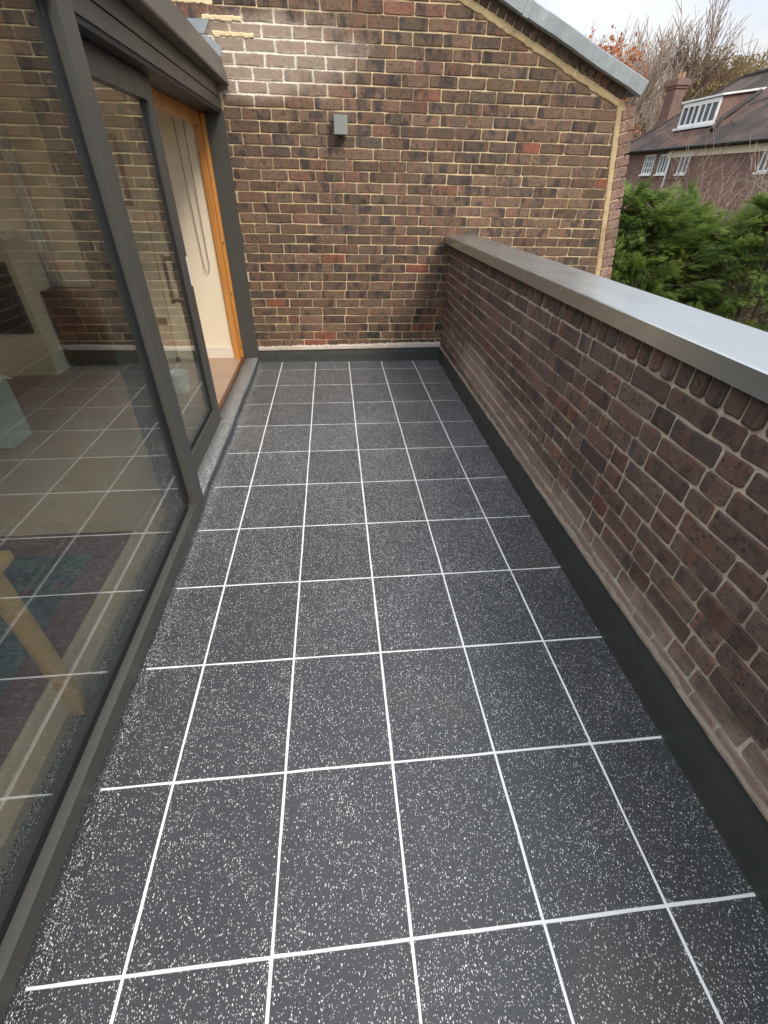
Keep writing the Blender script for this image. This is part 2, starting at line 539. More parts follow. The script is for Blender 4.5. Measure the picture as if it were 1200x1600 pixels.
def glass_mat(name, f0):
    m = M(name)
    nt2 = m.nt
    nt2.nodes.remove(m.b)
    g = m.n('ShaderNodeNewGeometry')
    dt = m.n('ShaderNodeVectorMath', {0: g.outputs['Normal'], 1: g.outputs['Incoming']}, operation='DOT_PRODUCT').outputs['Value']
    c = m.mth('SUBTRACT', 1.0, m.mth('ABSOLUTE', dt))
    p5 = m.mth('POWER', c, 5.0)
    f = m.mth('MULTIPLY_ADD', p5, 0.9, f0)
    nb = m.bump(m.noise(m.map(g.outputs['Position'], (0.9, 0.9, 0.9)), 1.0, 1, 0.3), 0.035, 0.02)
    gl = m.n('ShaderNodeBsdfGlossy', {'Roughness': 0.0, 'Color': (1, 1, 1, 1), 'Normal': nb})
    tr = m.n('ShaderNodeBsdfTransparent', {'Color': (0.92, 0.952, 0.937, 1)})
    ms = m.n('ShaderNodeMixShader', {0: f, 1: tr.outputs[0], 2: gl.outputs[0]})
    nt2.links.new(ms.outputs[0], nt2.nodes['Material Output'].inputs[0])
    return m.m


glass = glass_mat('coated outer glass', 0.115)
glass_in = glass_mat('inner glass', 0.035)


def bark_mat(name, a, b):
    m = M(name, 0.9, spec=0.15)
    p = m.pos()
    return m.out(m.mix(m.noise(p, 6, 4, 0.6), a, b), None, m.bump(m.noise(p, 30, 3, 0.6), 0.5, 0.02))


def leaf_mat(name, stops, trans=0.25):
    m = M(name, 0.6, spec=0.25)
    t = m.sep(m.attr('tint').outputs['Vector'])
    c = m.ramp(t[0], stops)
    c = m.mix(m.mth('MULTIPLY', t[1], 0.35), c, (0.02, 0.028, 0.012))
    nt2 = m.nt
    m.set(m.b.inputs['Base Color'], c)
    tl = m.n('ShaderNodeBsdfTranslucent', {'Color': c})
    ms = m.n('ShaderNodeMixShader', {0: trans, 1: m.b.outputs[0], 2: tl.outputs[0]})
    nt2.links.new(ms.outputs[0], nt2.nodes['Material Output'].inputs[0])
    return m.m


# ------------------------------------------------------------------ bricks
def clip(poly, a, b, c):
    """keep the part of a convex polygon where a*x + b*y <= c"""
    out = []
    for i in range(len(poly)):
        p, q = poly[i], poly[(i + 1) % len(poly)]
        dp, dq = a * p[0] + b * p[1] - c, a * q[0] + b * q[1] - c
        if dp <= 0: out.append(p)
        if dp * dq < 0:
            t = dp / (dp - dq)
            out.append((p[0] + (q[0] - p[0]) * t, p[1] + (q[1] - p[1]) * t))
    return out


def area2(poly):
    return 0.5 * sum(poly[i][0] * poly[(i + 1) % len(poly)][1] - poly[(i + 1) % len(poly)][0] * poly[i][1] for i in range(len(poly)))


def outline(x0, x1, z0, z1, jit=0.0025, ch=0.007):
    j = lambda s=1.0: RNG.uniform(-jit, jit) * s
    c = [ch * RNG.uniform(0.5, 1.6) for _ in range(4)]
    xm = (x0 + x1) / 2 + j(8)
    a = [(x0 + c[0] + j(), z0 + j(.5)), (xm, z0 + j()), (x1 - c[1] + j(), z0 + j(.5)), (x1 + j(.6), z0 + c[1]), (x1 + j(.6), z1 - c[2]),
         (x1 - c[2] + j(), z1 + j(.5)), (xm + j(4), z1 + j()), (x0 + c[3] + j(), z1 + j(.5)), (x0 + j(.6), z1 - c[3]), (x0 + j(.6), z0 + c[0])]
    return a


def brick_shape(poly, fn, back, mid, front, inset, x0, x1, z0, z1):
    """ring at the wall, ring at the arris, inset face; fn(a, b, d): d is the distance out of the wall"""
    n = len(poly)
    cx = sum(p[0] for p in poly) / n; cz_ = sum(p[1] for p in poly) / n
    hx = max(abs(p[0] - cx) for p in poly) + 1e-6; hz = max(abs(p[1] - cz_) for p in poly) + 1e-6
    tilt = RNG.uniform(-.0012, .0012)
    ins = [(cx + (p[0] - cx) * max(0.3, 1 - inset / hx), cz_ + (p[1] - cz_) * max(0.3, 1 - inset / hz)) for p in poly]
    v = [fn(p[0], p[1], back) for p in poly] + [fn(p[0], p[1], mid) for p in poly]
    v += [fn(p[0], p[1], front + tilt * (1 if p[0] > cx else -1) + RNG.uniform(-.0007, .0007)) for p in ins]
    f = []
    for k in (0, n):
        f += [(k + i, k + (i + 1) % n, k + n + (i + 1) % n, k + n + i) for i in range(n)]
    f.append(tuple(range(2 * n, 3 * n)))
    loc = [((p[0] - x0) / max(x1 - x0, 1e-4), (p[1] - z0) / max(z1 - z0, 1e-4), 0, 1) for p in poly] * 2
    loc += [((p[0] - x0) / max(x1 - x0, 1e-4), (p[1] - z0) / max(z1 - z0, 1e-4), 0, 1) for p in ins]
    return v, f, loc


class BrickSet:
    def __init__(s): s.items = []

    def put(s, poly, fn, back, mid, front, inset, box, red=0.0):
        if len(poly) < 3 or abs(area2(poly)) < 0.0006: return
        v, f, loc = brick_shape(poly, fn, back, mid, front, inset, *box)
        n = len(poly)
        r = RNG.random()
        t = (min(1.0, r * (1 - red) + red), RNG.random(), RNG.random(), 1)
        s.items.append((shown_area(v[2 * n:]), v, f, loc, t))

    def build(s, parent, mat, name='brick', limit=300, rest='brick_remainder', hidden=None):
        s.items.sort(key=lambda q: -q[0])
        for a, v, f, loc, t in s.items[:limit]:
            mobj(name, v, f, mat, parent, tint={'tint': [t] * len(v), 'local': loc})
        left = s.items[limit:]
        if left:
            V, Fc, T, L = [], [], [], []
            for a, v, f, loc, t in left:
                n = len(V)
                V += v; Fc += [tuple(i + n for i in q) for q in f]; T += [t] * len(v); L += loc
            o = mobj(rest, V, Fc, mat, parent, tint={'tint': T, 'local': L})
            o['kind'] = 'stuff'


# ------------------------------------------------------------------ ground, terrace floor
def ground_mat():
    m = M('leaf strewn grass', 0.95, spec=0.1)
    p = m.pos()
    c = m.mix(m.ss(m.noise(p, 0.6, 5, 0.6), 0.4, 0.65), (0.05, 0.065, 0.025), (0.09, 0.062, 0.035))
    c = m.mix(m.ss(m.noise(p, 9, 4, 0.7), 0.55, 0.7), c, (0.13, 0.075, 0.03))
    return m.out(c, None, m.bump(m.noise(p, 14, 4, 0.7), 0.8, 0.08))


GZ = -3.2
mobj('ground', [(-400, -400, GZ), (400, -400, GZ), (400, 400, GZ), (-400, 400, GZ)], [(0, 1, 2, 3)], ground_mat())['kind'] = 'structure'

XF0, XF1 = 1.674, 1.694                       # face of the parapet at y=0 and at the gable wall
def xface(y): return XF0 + (XF1 - XF0) * y / 4.62


YW = 4.62
floor = bx('terrace_floor', white_line, None, -0.45, 1.9, -2.2, YW + 0.02, -0.25, -0.0016)
floor['kind'] = 'structure'
TS = 0.43512
XL = [-0.222, 0.0, 0.3532, 0.7055, 1.0565, 1.4025, None]
YL = [-2.0] + [TS * k for k in range(-3, 11)] + [YW - 0.005]
G = 0.0043
for r in range(len(YL) - 1):
    for c in range(6):
        ya, yb = YL[r] + G, YL[r + 1] - G
        if r == len(YL) - 2: yb = YL[r + 1]
        xa = XL[c] + (G if c else 0.0)
        j = lambda: RNG.uniform(-.0011, .0011)
        def right(y): return (xface(y) - 0.004) if XL[c + 1] is None else XL[c + 1] - G
        # wavering hand-painted joint edges
        ring = []
        for k in range(5): ring.append((xa + (right(ya) - xa) * k / 4, ya + j()))
        for k in range(1, 5): ring.append((right(ya + (yb - ya) * k / 4) + (j() if XL[c + 1] else 0), ya + (yb - ya) * k / 4))
        for k in range(3, -1, -1): ring.append((xa + (right(yb) - xa) * k / 4, yb + j()))
        for k in range(3, 0, -1): ring.append((xa + (j() if c else 0), ya + (yb - ya) * k / 4))
        n = len(ring)
        MB().add([(x, y, 0.0) for x, y in ring] + [(x, y, -0.004) for x, y in ring],
                 [tuple(range(n))] + [(i, i + n, (i + 1) % n + n, (i + 1) % n) for i in range(n)]).build('tile', flake, floor)

# coated step and cove in front of the doors
prof = [(-0.222, -0.004), (-0.222, 0.0), (-0.2275, 0.004), (-0.231, 0.013), (-0.2335, 0.03), (-0.236, 0.052), (-0.241, 0.0595), (-0.25, 0.061), (-0.372, 0.061), (-0.372, -0.004)]
ys = np.linspace(-2.0, YW - 0.015, 60)
v, f = [], []
for i, y in enumerate(ys):
    wv = 0.003 * math.sin(y * 5.1) + 0.002 * math.sin(y * 13.7) + RNG.uniform(-.0012, .0012)
    for k, (x, z) in enumerate(prof): v.append((x + (wv if 2 <= k <= 6 else 0), y, z))
n = len(prof)
for i in range(len(ys) - 1):
    f += [(i * n + k, i * n + k + 1, (i + 1) * n + k + 1, (i + 1) * n + k) for k in range(n - 1)]
mobj('door_step', v, f, flake, floor, smooth=True)

# ------------------------------------------------------------------ gable wall (far)
VS = -0.3805
def verge(x): return 2.655 + VS * (x - 1.637)                 # lower edge of the verge mortar
def redge(z): return 3.04 + (2.13 - z) * 0.1617               # left edge of the mortar strip at the right end


gable = MB().prism([(-4.9, GZ), (redge(GZ) + 0.14, GZ), (redge(2.1) + 0.13, 2.08), (3.07, 2.165), (0.25, verge(0.25) + 0.15), (-4.9, verge(0.25) + 0.15)],
                   lambda a, b, d: (a, d, b), YW + 0.006, YW + 0.26).build('gable_wall', mortar_gable)
tag(gable, 'tall multicoloured stock brick gable wall with sloping lead-capped verge', 'wall')
wallfn = lambda a, b, d: (a, YW + 0.004 - d, b)
bs = BrickSet()
PITCH, CRS, ZK0, XJ = 0.2317, 0.0783, 0.226, -0.1163
for k in range(-6, 40):
    z0, z1 = ZK0 + k * CRS + 0.0046, ZK0 + (k + 1) * CRS - 0.0046
    if z1 > 3.3: break
    off = XJ + (PITCH / 2 if k % 2 else 0) + RNG.uniform(-.014, .014)
    x = off - 4 * PITCH
    while x < 3.6:
        wd = PITCH + RNG.uniform(-.007, .007)
        if RNG.random() < 0.006: wd = PITCH * 0.5
        x0, x1 = x + 0.0042, x + wd - 0.0042
        x += wd
        if z1 < 0.17 and x0 < 1.9: continue
        if x1 < (-0.225 if z1 < 2.12 else -0.95): continue
        if z1 < 1.16 and x0 < 1.93 and x0 > 1.72: continue
        poly = outline(x0, x1, z0 + RNG.uniform(-.001, .001), z1 + RNG.uniform(-.0012, .0012), 0.0034, 0.006)
        poly = clip(poly, -VS, 1, 2.655 - VS * 1.637 - 0.004)
        poly = clip(poly, 1, 0.1617, 3.04 + 2.13 * 0.1617 - 0.004)
        if z1 < 2.12: poly = clip(poly, -1, 0, 0.237)
        if z1 < 1.16 and x0 < 1.72: poly = clip(poly, 1, 0, 1.71)
        if len(poly) < 3: continue
        pr = 0.004 + RNG.uniform(-.0012, .0016)
        bs.put(poly, wallfn, -0.012, pr - 0.003, pr, 0.0045, (x0, x1, z0, z1))
bs.build(gable, brick_gable)

# verge: mortar band, brick-on-edge row, lead capping
def strip(name, a, b, w0, w1, d0, d1, mat, parent, seg=60, jag=0.004):
    """band beside the line a-b in the wall plane, w0..w1 to its left, ragged at w0"""
    ax, az = a; bx_, bz = b
    L = math.hypot(bx_ - ax, bz - az); tx, tz = (bx_ - ax) / L, (bz - az) / L; nx, nz = -tz, tx
    v, f = [], []
    for i in range(seg + 1):
        t = L * i / seg
        q = w0 + RNG.uniform(-jag, jag); r = w1 + RNG.uniform(-jag, jag) * .5; dd = d1 + RNG.uniform(-.002, .002)
        for ww, d in ((q, d0), (q, dd - .003), (q * .8 + r * .2, dd), (r * .8 + q * .2, dd), (r, dd - .003), (r, d0)):
            v.append(wallfn(ax + tx * t + nx * ww, az + tz * t + nz * ww, d))
    for i in range(seg):
        f += [(i * 6 + k, i * 6 + k + 1, i * 6 + 7 + k, i * 6 + 6 + k) for k in range(5)]
    o = MB().add(v, f).build(name, mat, parent)
    return o


VL, VR = (0.25, verge(0.25)), (3.045, verge(3.045))
strip('verge_mortar', VL, VR, 0.0, 0.046, -0.004, 0.012, mortar_yellow, gable, 90, 0.006)
strip('edge_mortar', (redge(2.12), 2.12), (redge(-1.0), -1.0), 0.0, 0.048, -0.004, 0.010, mortar_yellow, gable, 80, 0.005)
tv = math.atan(VS)
def local(ox, oz, ang):
    ca, sa = math.cos(ang), math.sin(ang)
    return lambda a, b, d: wallfn(ox + a * ca - b * sa, oz + a * sa + b * ca, d)


vs = BrickSet()
fnv = local(VL[0], VL[1], tv)
L = math.hypot(VR[0] - VL[0], VR[1] - VL[1])
a = 0.0
while a < L - 0.02:
    wd = 0.079 + RNG.uniform(-.005, .005)
    box = (a + .005, a + wd - .005, 0.045, 0.155)
    vs.put(outline(*box, jit=.002, ch=.007), fnv, -0.012, 0.001, 0.006, 0.006, box)
    a += wd
vs.build(gable, brick_gable, name='verge_brick', rest='verge_brick_remainder')
es = BrickSet()
ang = math.atan2(-1, 0.1617) + math.pi / 2
fne = local(redge(2.10) + 0.052, 2.10, ang)
for i in range(42):
    z1 = -i * 0.0815 + RNG.uniform(-.002, .002); z0 = z1 - 0.0725
    box = (0.0, 0.118 + RNG.uniform(-.004, .004), z0, z1)
    tiltn = 0.012
    es.put([(p[0], p[1] + p[0] * 0.13) for p in outline(*box, jit=.002, ch=.006)], fne, -0.02, 0.004, 0.009, 0.006, box)
es.build(gable, brick_pink, name='edge_brick', rest='edge_brick_remainder')
# lead capping over the verge: bent sheet with a dressed front edge and one lapped seam
cap = MB()
fl = local(0.25, verge(0.25), tv)
LL = (3.145 - 0.25) / math.cos(tv)
sx = np.linspace(-0.05, LL, 40)
prof = [(0.112, 0.02), (0.104, 0.062), (0.112, 0.085), (0.20, 0.088), (0.208, 0.075), (0.222, -0.10), (0.215, -0.40), (0.15, -0.42)]
vv, ff = [], []
for s_ in sx:
    for b_, d_ in prof: vv.append(fl(s_, b_ + 0.0025 * math.sin(s_ * 9) + RNG.uniform(-.0012, .0012), d_ + RNG.uniform(-.0015, .0015)))
n = len(prof)
for i in range(len(sx) - 1): ff += [(i * n + k, i * n + k + 1, (i + 1) * n + k + 1, (i + 1) * n + k) for k in range(n - 1)]
ff += [tuple(range(n)), tuple(range((len(sx) - 1) * n, len(sx) * n))[::-1]]
capo = cap.add(vv, ff).build('lead_capping', lead_m, gable)
MB().prism([(-.022, .1), (.022, .1), (.022, .215), (-.022, .215)], lambda a, b, d: fl(a + 1.935, b, d), 0.06, 0.0945).build('lead_seam', lead_m, capo)

# cement fillet and upstand at the foot of the gable wall
def ragged_bar(name, pts_lo, pts_hi, fn, d0, d1, mat, parent, seg=70, jag=0.005):
    v, f = [], []
    for i in range(seg + 1):
        t = i / seg
        lo = pts_lo[0] + (pts_lo[1] - pts_lo[0]) * t; hi = pts_hi[0] + (pts_hi[1] - pts_hi[0]) * t
        hi += RNG.uniform(-jag, jag)
        for z, d in ((lo, d0), (lo, d1), (lo + (hi - lo) * .6, d1 * .85), (hi, max(d0 + .004, d1 * .35)), (hi, d0)):
            v.append(fn(t, z, d + (RNG.uniform(-.0015, .0015) if d > d0 else 0)))
    for i in range(seg): f += [(i * 5 + k, i * 5 + k + 1, i * 5 + 6 + k, i * 5 + 5 + k) for k in range(4)]
    f += [(0, 1, 2, 3, 4), tuple(range(seg * 5, seg * 5 + 5))[::-1]]
    return MB().add(v, f).build(name, mat, parent)


gfn = lambda t, z, d: (-0.232 + 1.925 * t, YW - d, z)
ragged_bar('upstand', (-0.003, -0.003), (0.123, 0.146), gfn, -0.002, 0.018, membrane, gable, 60, 0.0015)
ragged_bar('cement_fillet', (0.1235, 0.1465), (0.160, 0.196), gfn, -0.002, 0.022, fillet_white, gable, 80, 0.006)

# pieces of stepped lead flashing where the flat roof meets the wall
for pts in ([(-0.35, 2.305), (-0.20, 2.305), (-0.185, 2.36), (-0.29, 2.42), (-0.35, 2.42)], [(-0.47, 2.425), (-0.30, 2.425), (-0.25, 2.50), (-0.42, 2.50)]):
    MB().prism(pts, wallfn, 0.003, 0.0085).build('lead_flashing', lead_m, gable)
for x0, x1, z in ((-0.30, -0.02, 2.512), (-0.24, 0.06, 2.43), (-0.50, -0.21, 2.59)):
    strip('mortar_smear', (x0, z), (x1, z), -0.016, 0.012, -0.002, 0.0095, mortar_mat('fresh cream mortar', (0.78, 0.64, 0.4), (0.72, 0.57, 0.34), (0.82, 0.72, 0.5), None), gable, 14, 0.007)

# ------------------------------------------------------------------ parapet wall (right)
parapet = MB()
yy0 = -2.2
parapet.prism([(yy0, GZ), (YW + 0.004, GZ), (YW + 0.004, 1.10), (yy0, 1.13)], lambda a, b, d: (xface(a) + 0.006 + d, a, b), 0.0, 0.215)
parapet = parapet.build('parapet_wall', mortar_parapet)
tag(parapet, 'low dark brown brick parapet wall with metal coping along the terrace', 'wall')
parfn = lambda a, b, d: (xface(a) + 0.004 - d, a, b + 0.0055 * (4.62 - a))
ps = BrickSet()
PC = 0.0783
ROWLOCK = 1.020
for k in range(-1, 11):
    z1 = ROWLOCK - k * PC - 0.006 if k >= 0 else None
    if k < 0: continue
    z0 = z1 - PC + 0.0105
    y = YW - RNG.uniform(0.02, 0.2) if k % 2 else YW - 0.05
    i = k % 2
    y = YW + 0.0
    first = True
    while y > yy0:
        st = (i % 2 == 0)
        wd = (0.227 if st else 0.115) + RNG.uniform(-.006, .006)
        if first: wd = (0.12, 0.17, 0.06)[k % 3]; first = False
        if RNG.random() < 0.05: i += 1
        b0, b1 = y - wd + 0.005, min(y, YW) - 0.005
        y -= wd; i += 1
        box = (b0, b1, z0, z1)
        pr = 0.0035 + RNG.uniform(-.0015, .002)
        ps.put(outline(*box, jit=.0042, ch=.006), parfn, -0.012, pr - 0.003, pr, 0.0045, box)
ps.build(parapet, brick_parapet)
rs = BrickSet()
y = YW - 0.01
while y > yy0:
    wd = 0.0765 + RNG.uniform(-.005, .005)
    box = (y - wd + .006, y - .006, ROWLOCK + 0.005, 1.12)
    y -= wd
    pr = 0.007 + RNG.uniform(-.003, .005)
    rs.put(outline(*box, jit=.003, ch=.009), parfn, -0.012, pr - .0045, pr, .006, box)
rs.build(parapet, brick_parapet, name='rowlock_brick', rest='rowlock_brick_remainder')
pfn = lambda t, z, d: (xface(YW - t * (YW - yy0)) - d, YW - 0.019 - t * (YW - 0.019 - yy0), z)
ragged_bar('upstand', (-0.003, -0.003), (0.146, 0.249), pfn, -0.002, 0.012, membrane, parapet, 110, 0.0025)
ragged_bar('cement_fillet', (0.1465, 0.2495), (0.163, 0.267), pfn, -0.002, 0.014, fillet_beige, parapet, 160, 0.008)

cp = MB()
prof = [(-0.030, -0.064), (-0.046, -0.064), (-0.048, -0.004), (-0.044, 0.0), (0.238, 0.010), (0.243, 0.006), (0.243, -0.06), (0.228, -0.06)]
n = len(prof)
ys = np.linspace(yy0, YW - 0.0025, 30)
vv, ff = [], []
for yv in ys:
    zt = 1.174 + 0.0055 * (4.62 - yv)
    for dx, dz in prof: vv.append((1.693 + dx, yv, zt + dz))
for i in range(len(ys) - 1): ff += [(i * n + k, i * n + (k + 1) % n, (i + 1) * n + (k + 1) % n, (i + 1) * n + k) for k in range(n)]
ff += [tuple(range(n)), tuple(range((len(ys) - 1) * n, len(ys) * n))[::-1]]
cop = cp.add(vv, ff).build('coping', coping_m, parapet)

# ------------------------------------------------------------------ glazed doors (left)
XG1, XG2 = -0.25, -0.354
YP0, YP1 = 1.81, 1.93                        # post between the fixed pane and the sliding door


def pane_pair(parent, xg, y0, y1, z0, z1):
    for nm, x in (('outer_pane', xg), ('inner_pane', xg - 0.024)):
        bx(nm, glass, parent, x - 0.004, x, y0, y1, z0, z1)


fixed = empty('fixed_window', (XG1, 0.5, 0.06))
def fb(name, mat, *a, bev=0.0015):
    o = bx(name, mat, fixed, *a, bev=bev)
    o.location = -fixed.location
    return o


tag(fixed, 'large fixed double-glazed window nearest the camera, dark grey frame', 'window')
fb('sill_rail', frame_m, -0.30, -0.214, -2.0, YP0 + 0.002, 0.0625, 0.131)
fb('post', frame_m, -0.33, -0.2135, YP0, YP1, 0.062, 2.0)
fb('top_rail', frame_m, -0.249, -0.216, -2.0, YP0 - 0.002, 2.0, 2.06)
fb('gasket', gasket_m, XG1 - 0.03, XG1 + 0.003, -2.0, YP0 - 0.046, 0.1315, 0.162, bev=0)
fb('gasket', gasket_m, XG1 - 0.03, XG1 + 0.003, YP0 - 0.045, YP0 - 0.0005, 0.1625, 1.998, bev=0)  # made wider so its black also stands for the post's dark reflection
for nm, x in (('outer_pane', XG1), ('inner_pane', XG1 - 0.024)):
    fb(nm, glass if nm[0] == 'o' else glass_in, x - 0.004, x, -2.0, YP0 - 0.004, 0.14, 2.0, bev=0)

slide = empty('sliding_door', (XG2, 2.4, 0.06))
def sb(name, mat, *a, bev=0.0015, parent=None):
    o = bx(name, mat, parent or slide, *a, bev=bev)
    if parent is None: o.location = -slide.location
    return o


tag(slide, 'dark grey framed sliding glass door pushed half open beside the doorway', 'door')
SY0, SY1 = 1.85, 3.045
sb('stile', frame_m, -0.40, -0.331, SY1 - 0.105, SY1, 0.066, 1.975)
sb('stile', frame_m, -0.40, -0.332, SY0, SY0 + 0.09, 0.066, 1.975)
sb('bottom_rail', frame_m, -0.40, -0.3315, SY0 + 0.0905, SY1 - 0.1055, 0.066, 0.185)
sb('top_rail', frame_m, -0.40, -0.3315, SY0 + 0.0905, SY1 - 0.1055, 1.875, 1.975)
for nm, x in (('outer_pane', XG2), ('inner_pane', XG2 - 0.024)):
    sb(nm, glass if nm[0] == 'o' else glass_in, x - 0.004, x, SY0 + 0.085, SY1 - 0.10, 0.18, 1.88, bev=0)
sb('gasket', gasket_m, XG2 - 0.028, XG2 + 0.003, SY1 - 0.150, SY1 - 0.106, 0.1855, 1.8745, bev=0)  # rubber plus the dark reflection beside the stile, put into one black strip
sb('gasket', gasket_m, XG2 - 0.028, XG2 + 0.003, SY0 + 0.0915, SY1 - 0.151, 0.1855, 0.212, bev=0)
hd = MB()
hd.box(-0.47, -0.452, SY1 - 0.066, SY1 - 0.044, 0.90, 1.18, 0.003)
hd.box(-0.452, -0.40, SY1 - 0.064, SY1 - 0.046, 1.145, 1.17, 0.002)
hd.box(-0.452, -0.40, SY1 - 0.064, SY1 - 0.046, 0.91, 0.935, 0.002)
hd.box(-0.414, -0.4005, SY1 - 0.075, SY1 - 0.035, 1.03, 1.10, 0.002)
o = hd.build('handle', black_m, slide); o.location = -slide.location
sb('sticker', white_plastic, -0.331 + 0.0002, -0.3298, SY1 - 0.030, SY1 - 0.008, 1.00, 1.165, bev=0)

frame = empty('door_surround', (-0.3, 4.5, 0.06))
tag(frame, 'dark grey door surround under the fascia, with orange wood lining', 'door frame')
def db(name, mat, *a, bev=0.0015):
    o = bx(name, mat, frame, *a, bev=bev)
    o.location = -frame.location
    return o


db('jamb', frame_m, -0.385, -0.2385, 4.562, 4.616, 0.0625, 2.0)
db('head_beam', frame_m, -0.44, -0.250, YP1 - 4.0, 4.616, 2.0, 2.064)
db('head_beam', fascia_m, -0.44, -0.2535, -2.0, 4.616, 2.073, 2.148)
db('head_track', gasket_m, -0.43, -0.2565, YP1 + 0.001, 4.56, 1.978, 1.9995, bev=0)
db('threshold_track', brown_wood, -0.405, -0.3735, 1.95, 4.56, 0.045, 0.068)
db('wood_lining', orange_wood, -0.4215, -0.3865, 4.566, 4.60, 0.062, 1.975, bev=0.004)
db('wood_lining', orange_wood, -0.484, -0.4245, 4.574, 4.604, 0.05, 1.94, bev=0.004)
db('wood_head', orange_wood, -0.484, -0.4245, 1.95, 4.573, 1.905, 1.99, bev=0.003)
for z, mt in ((1.58, steel), (1.09, gasket_m), (0.67, gasket_m), (0.31, steel), (0.17, gasket_m)):
    s_ = MB().tube([(-0.404, 4.5665, z), (-0.404, 4.5625, z)], 0.007, 10).build('screw', mt, frame)
    s_.location = -frame.location

roof = bx('flat_roof', fascia_m, None, -4.8, -0.205, -2.2, 4.612, 2.152, 2.285, bev=0.002)
tag(roof, 'flat roof edge over the glazed doors with brown grey metal fascia', 'roof')
fas = MB().prism([(-0.168, 2.158), (-0.205, 2.302), (-0.30, 2.304), (-0.30, 2.288), (-0.2035, 2.288), (-0.2035, 2.1505), (-0.25, 2.1505), (-0.25, 2.149), (-0.172, 2.149)],
                 lambda a, b, d: (a, d, b), -2.2, 4.61).build('fascia', fascia_m, roof)

# ------------------------------------------------------------------ room behind the doors
ROOMZ = 0.05
bx('interior_floor', boards_m, None, -4.6, -0.4055, -1.95, 4.603, -0.2, ROOMZ)['kind'] = 'structure'
end = bx('interior_end_wall', cream, None, -4.6, -0.486, 4.604, 4.624, ROOMZ - .01, 2.15); end['kind'] = 'structure'
MB().box(-1.98, -0.488, 4.588, 4.603, ROOMZ + .001, ROOMZ + 0.115, 0.004).build('skirting', white_skirt, end)
bx('interior_back_wall', cream, None, -4.62, -4.55, -1.95, 4.60, ROOMZ - .01, 2.15)['kind'] = 'structure'
ceil_ = bx('interior_ceiling', cream, None, -4.55, -0.445, -1.95, 4.60, 2.10, 2.148); ceil_['kind'] = 'structure'
pier = bx('interior_pier', cream, None, -4.54, -2.02, 4.14, 4.60, ROOMZ, 2.098); pier['kind'] = 'structure'
# near end of the room is left without a wall to let daylight in
cur = MB()  # pale pleated strip added in place of a lit band of wall
pts = []
for i in range(25):
    t = i / 24
    pts.append((-2.015 + 0.10 * t, 4.56 + 0.012 * math.sin(t * 22)))
vv = [(x, y, z) for x, y in pts for z in (ROOMZ + 0.68, 2.05)] + [(x, y + 0.008, z) for x, y in pts for z in (ROOMZ + 0.68, 2.05)]
n = len(pts) * 2
ff = [(i * 2, i * 2 + 1, i * 2 + 3, i * 2 + 2) for i in range(24)] + [(n + i * 2, n + i * 2 + 1, n + i * 2 + 3, n + i * 2 + 2) for i in range(24)]
ff += [(i * 2 + 1, i * 2 + 3, n + i * 2 + 3, n + i * 2 + 1) for i in range(24)] + [(i * 2, i * 2 + 2, n + i * 2 + 2, n + i * 2) for i in range(24)]
tag(cur.add(vv, ff).build('lit_strip', paper, None, True), 'narrow white pleated strip standing in for a lit band on the interior end wall', 'lit_strip')

cab = empty('cabinet', (-1.65, 4.45, ROOMZ))
tag(cab, 'long brown wooden cabinet against the end wall behind the glass', 'cabinet')
def cb(name, mat, *a, bev=0.003):
    o = bx(name, mat, cab, *a, bev=bev); o.location = -cab.location; return o


cb('carcass', brown_wood, -2.0, -1.26, 4.36, 4.585, ROOMZ + .03, 0.70)
cb('top', brown_wood, -2.012, -1.248, 4.345, 4.586, 0.7005, 0.725)
cb('plinth', gasket_m, -1.98, -1.28, 4.38, 4.58, ROOMZ + .0005, ROOMZ + .029)
for x0, x1 in ((-1.985, -1.64), (-1.62, -1.275)):
    d = cb('door', brown_wood, x0, x1, 4.342, 4.3595, ROOMZ + .06, 0.68)

pic = empty('picture', (-1.33, 4.6, 1.58))
tag(pic, 'framed picture with mahogany frame and pale mount on the end wall', 'picture')
def pb(name, mat, *a, bev=0.002):
    o = bx(name, mat, pic, *a, bev=bev); o.location = -pic.location; return o


px0, px1, pz0, pz1 = -1.56, -1.11, 1.36, 1.83
for a_ in ((px0, px0 + .03, pz0, pz1), (px1 - .03, px1, pz0, pz1), (px0 + .0305, px1 - .0305, pz0, pz0 + .03), (px0 + .0305, px1 - .0305, pz1 - .03, pz1)):
    pb('frame', red_frame_wood, a_[0], a_[1], 4.578, 4.603, a_[2], a_[3])
pb('mount', paper, px0 + .031, px1 - .031, 4.594, 4.602, pz0 + .031, pz1 - .031, bev=0)
pb('print', brown_wood, px0 + .11, px1 - .11, 4.590, 4.5935, pz0 + .11, pz1 - .09, bev=0)

scr = empty('wall_screen', (-2.4, 4.13, 0.65))
tag(scr, 'black flat screen on the interior pier at the far left', 'screen')
o = bx('housing', black_m, scr, -3.05, -2.07, 4.09, 4.139, 0.43, 0.98, bev=0.006); o.location = -scr.location
o = bx('display', M('dark glossy display', 0.08, col=(0.006, 0.006, 0.007)).m, scr, -3.03, -2.09, 4.0875, 4.0895, 0.46, 0.96); o.location = -scr.location

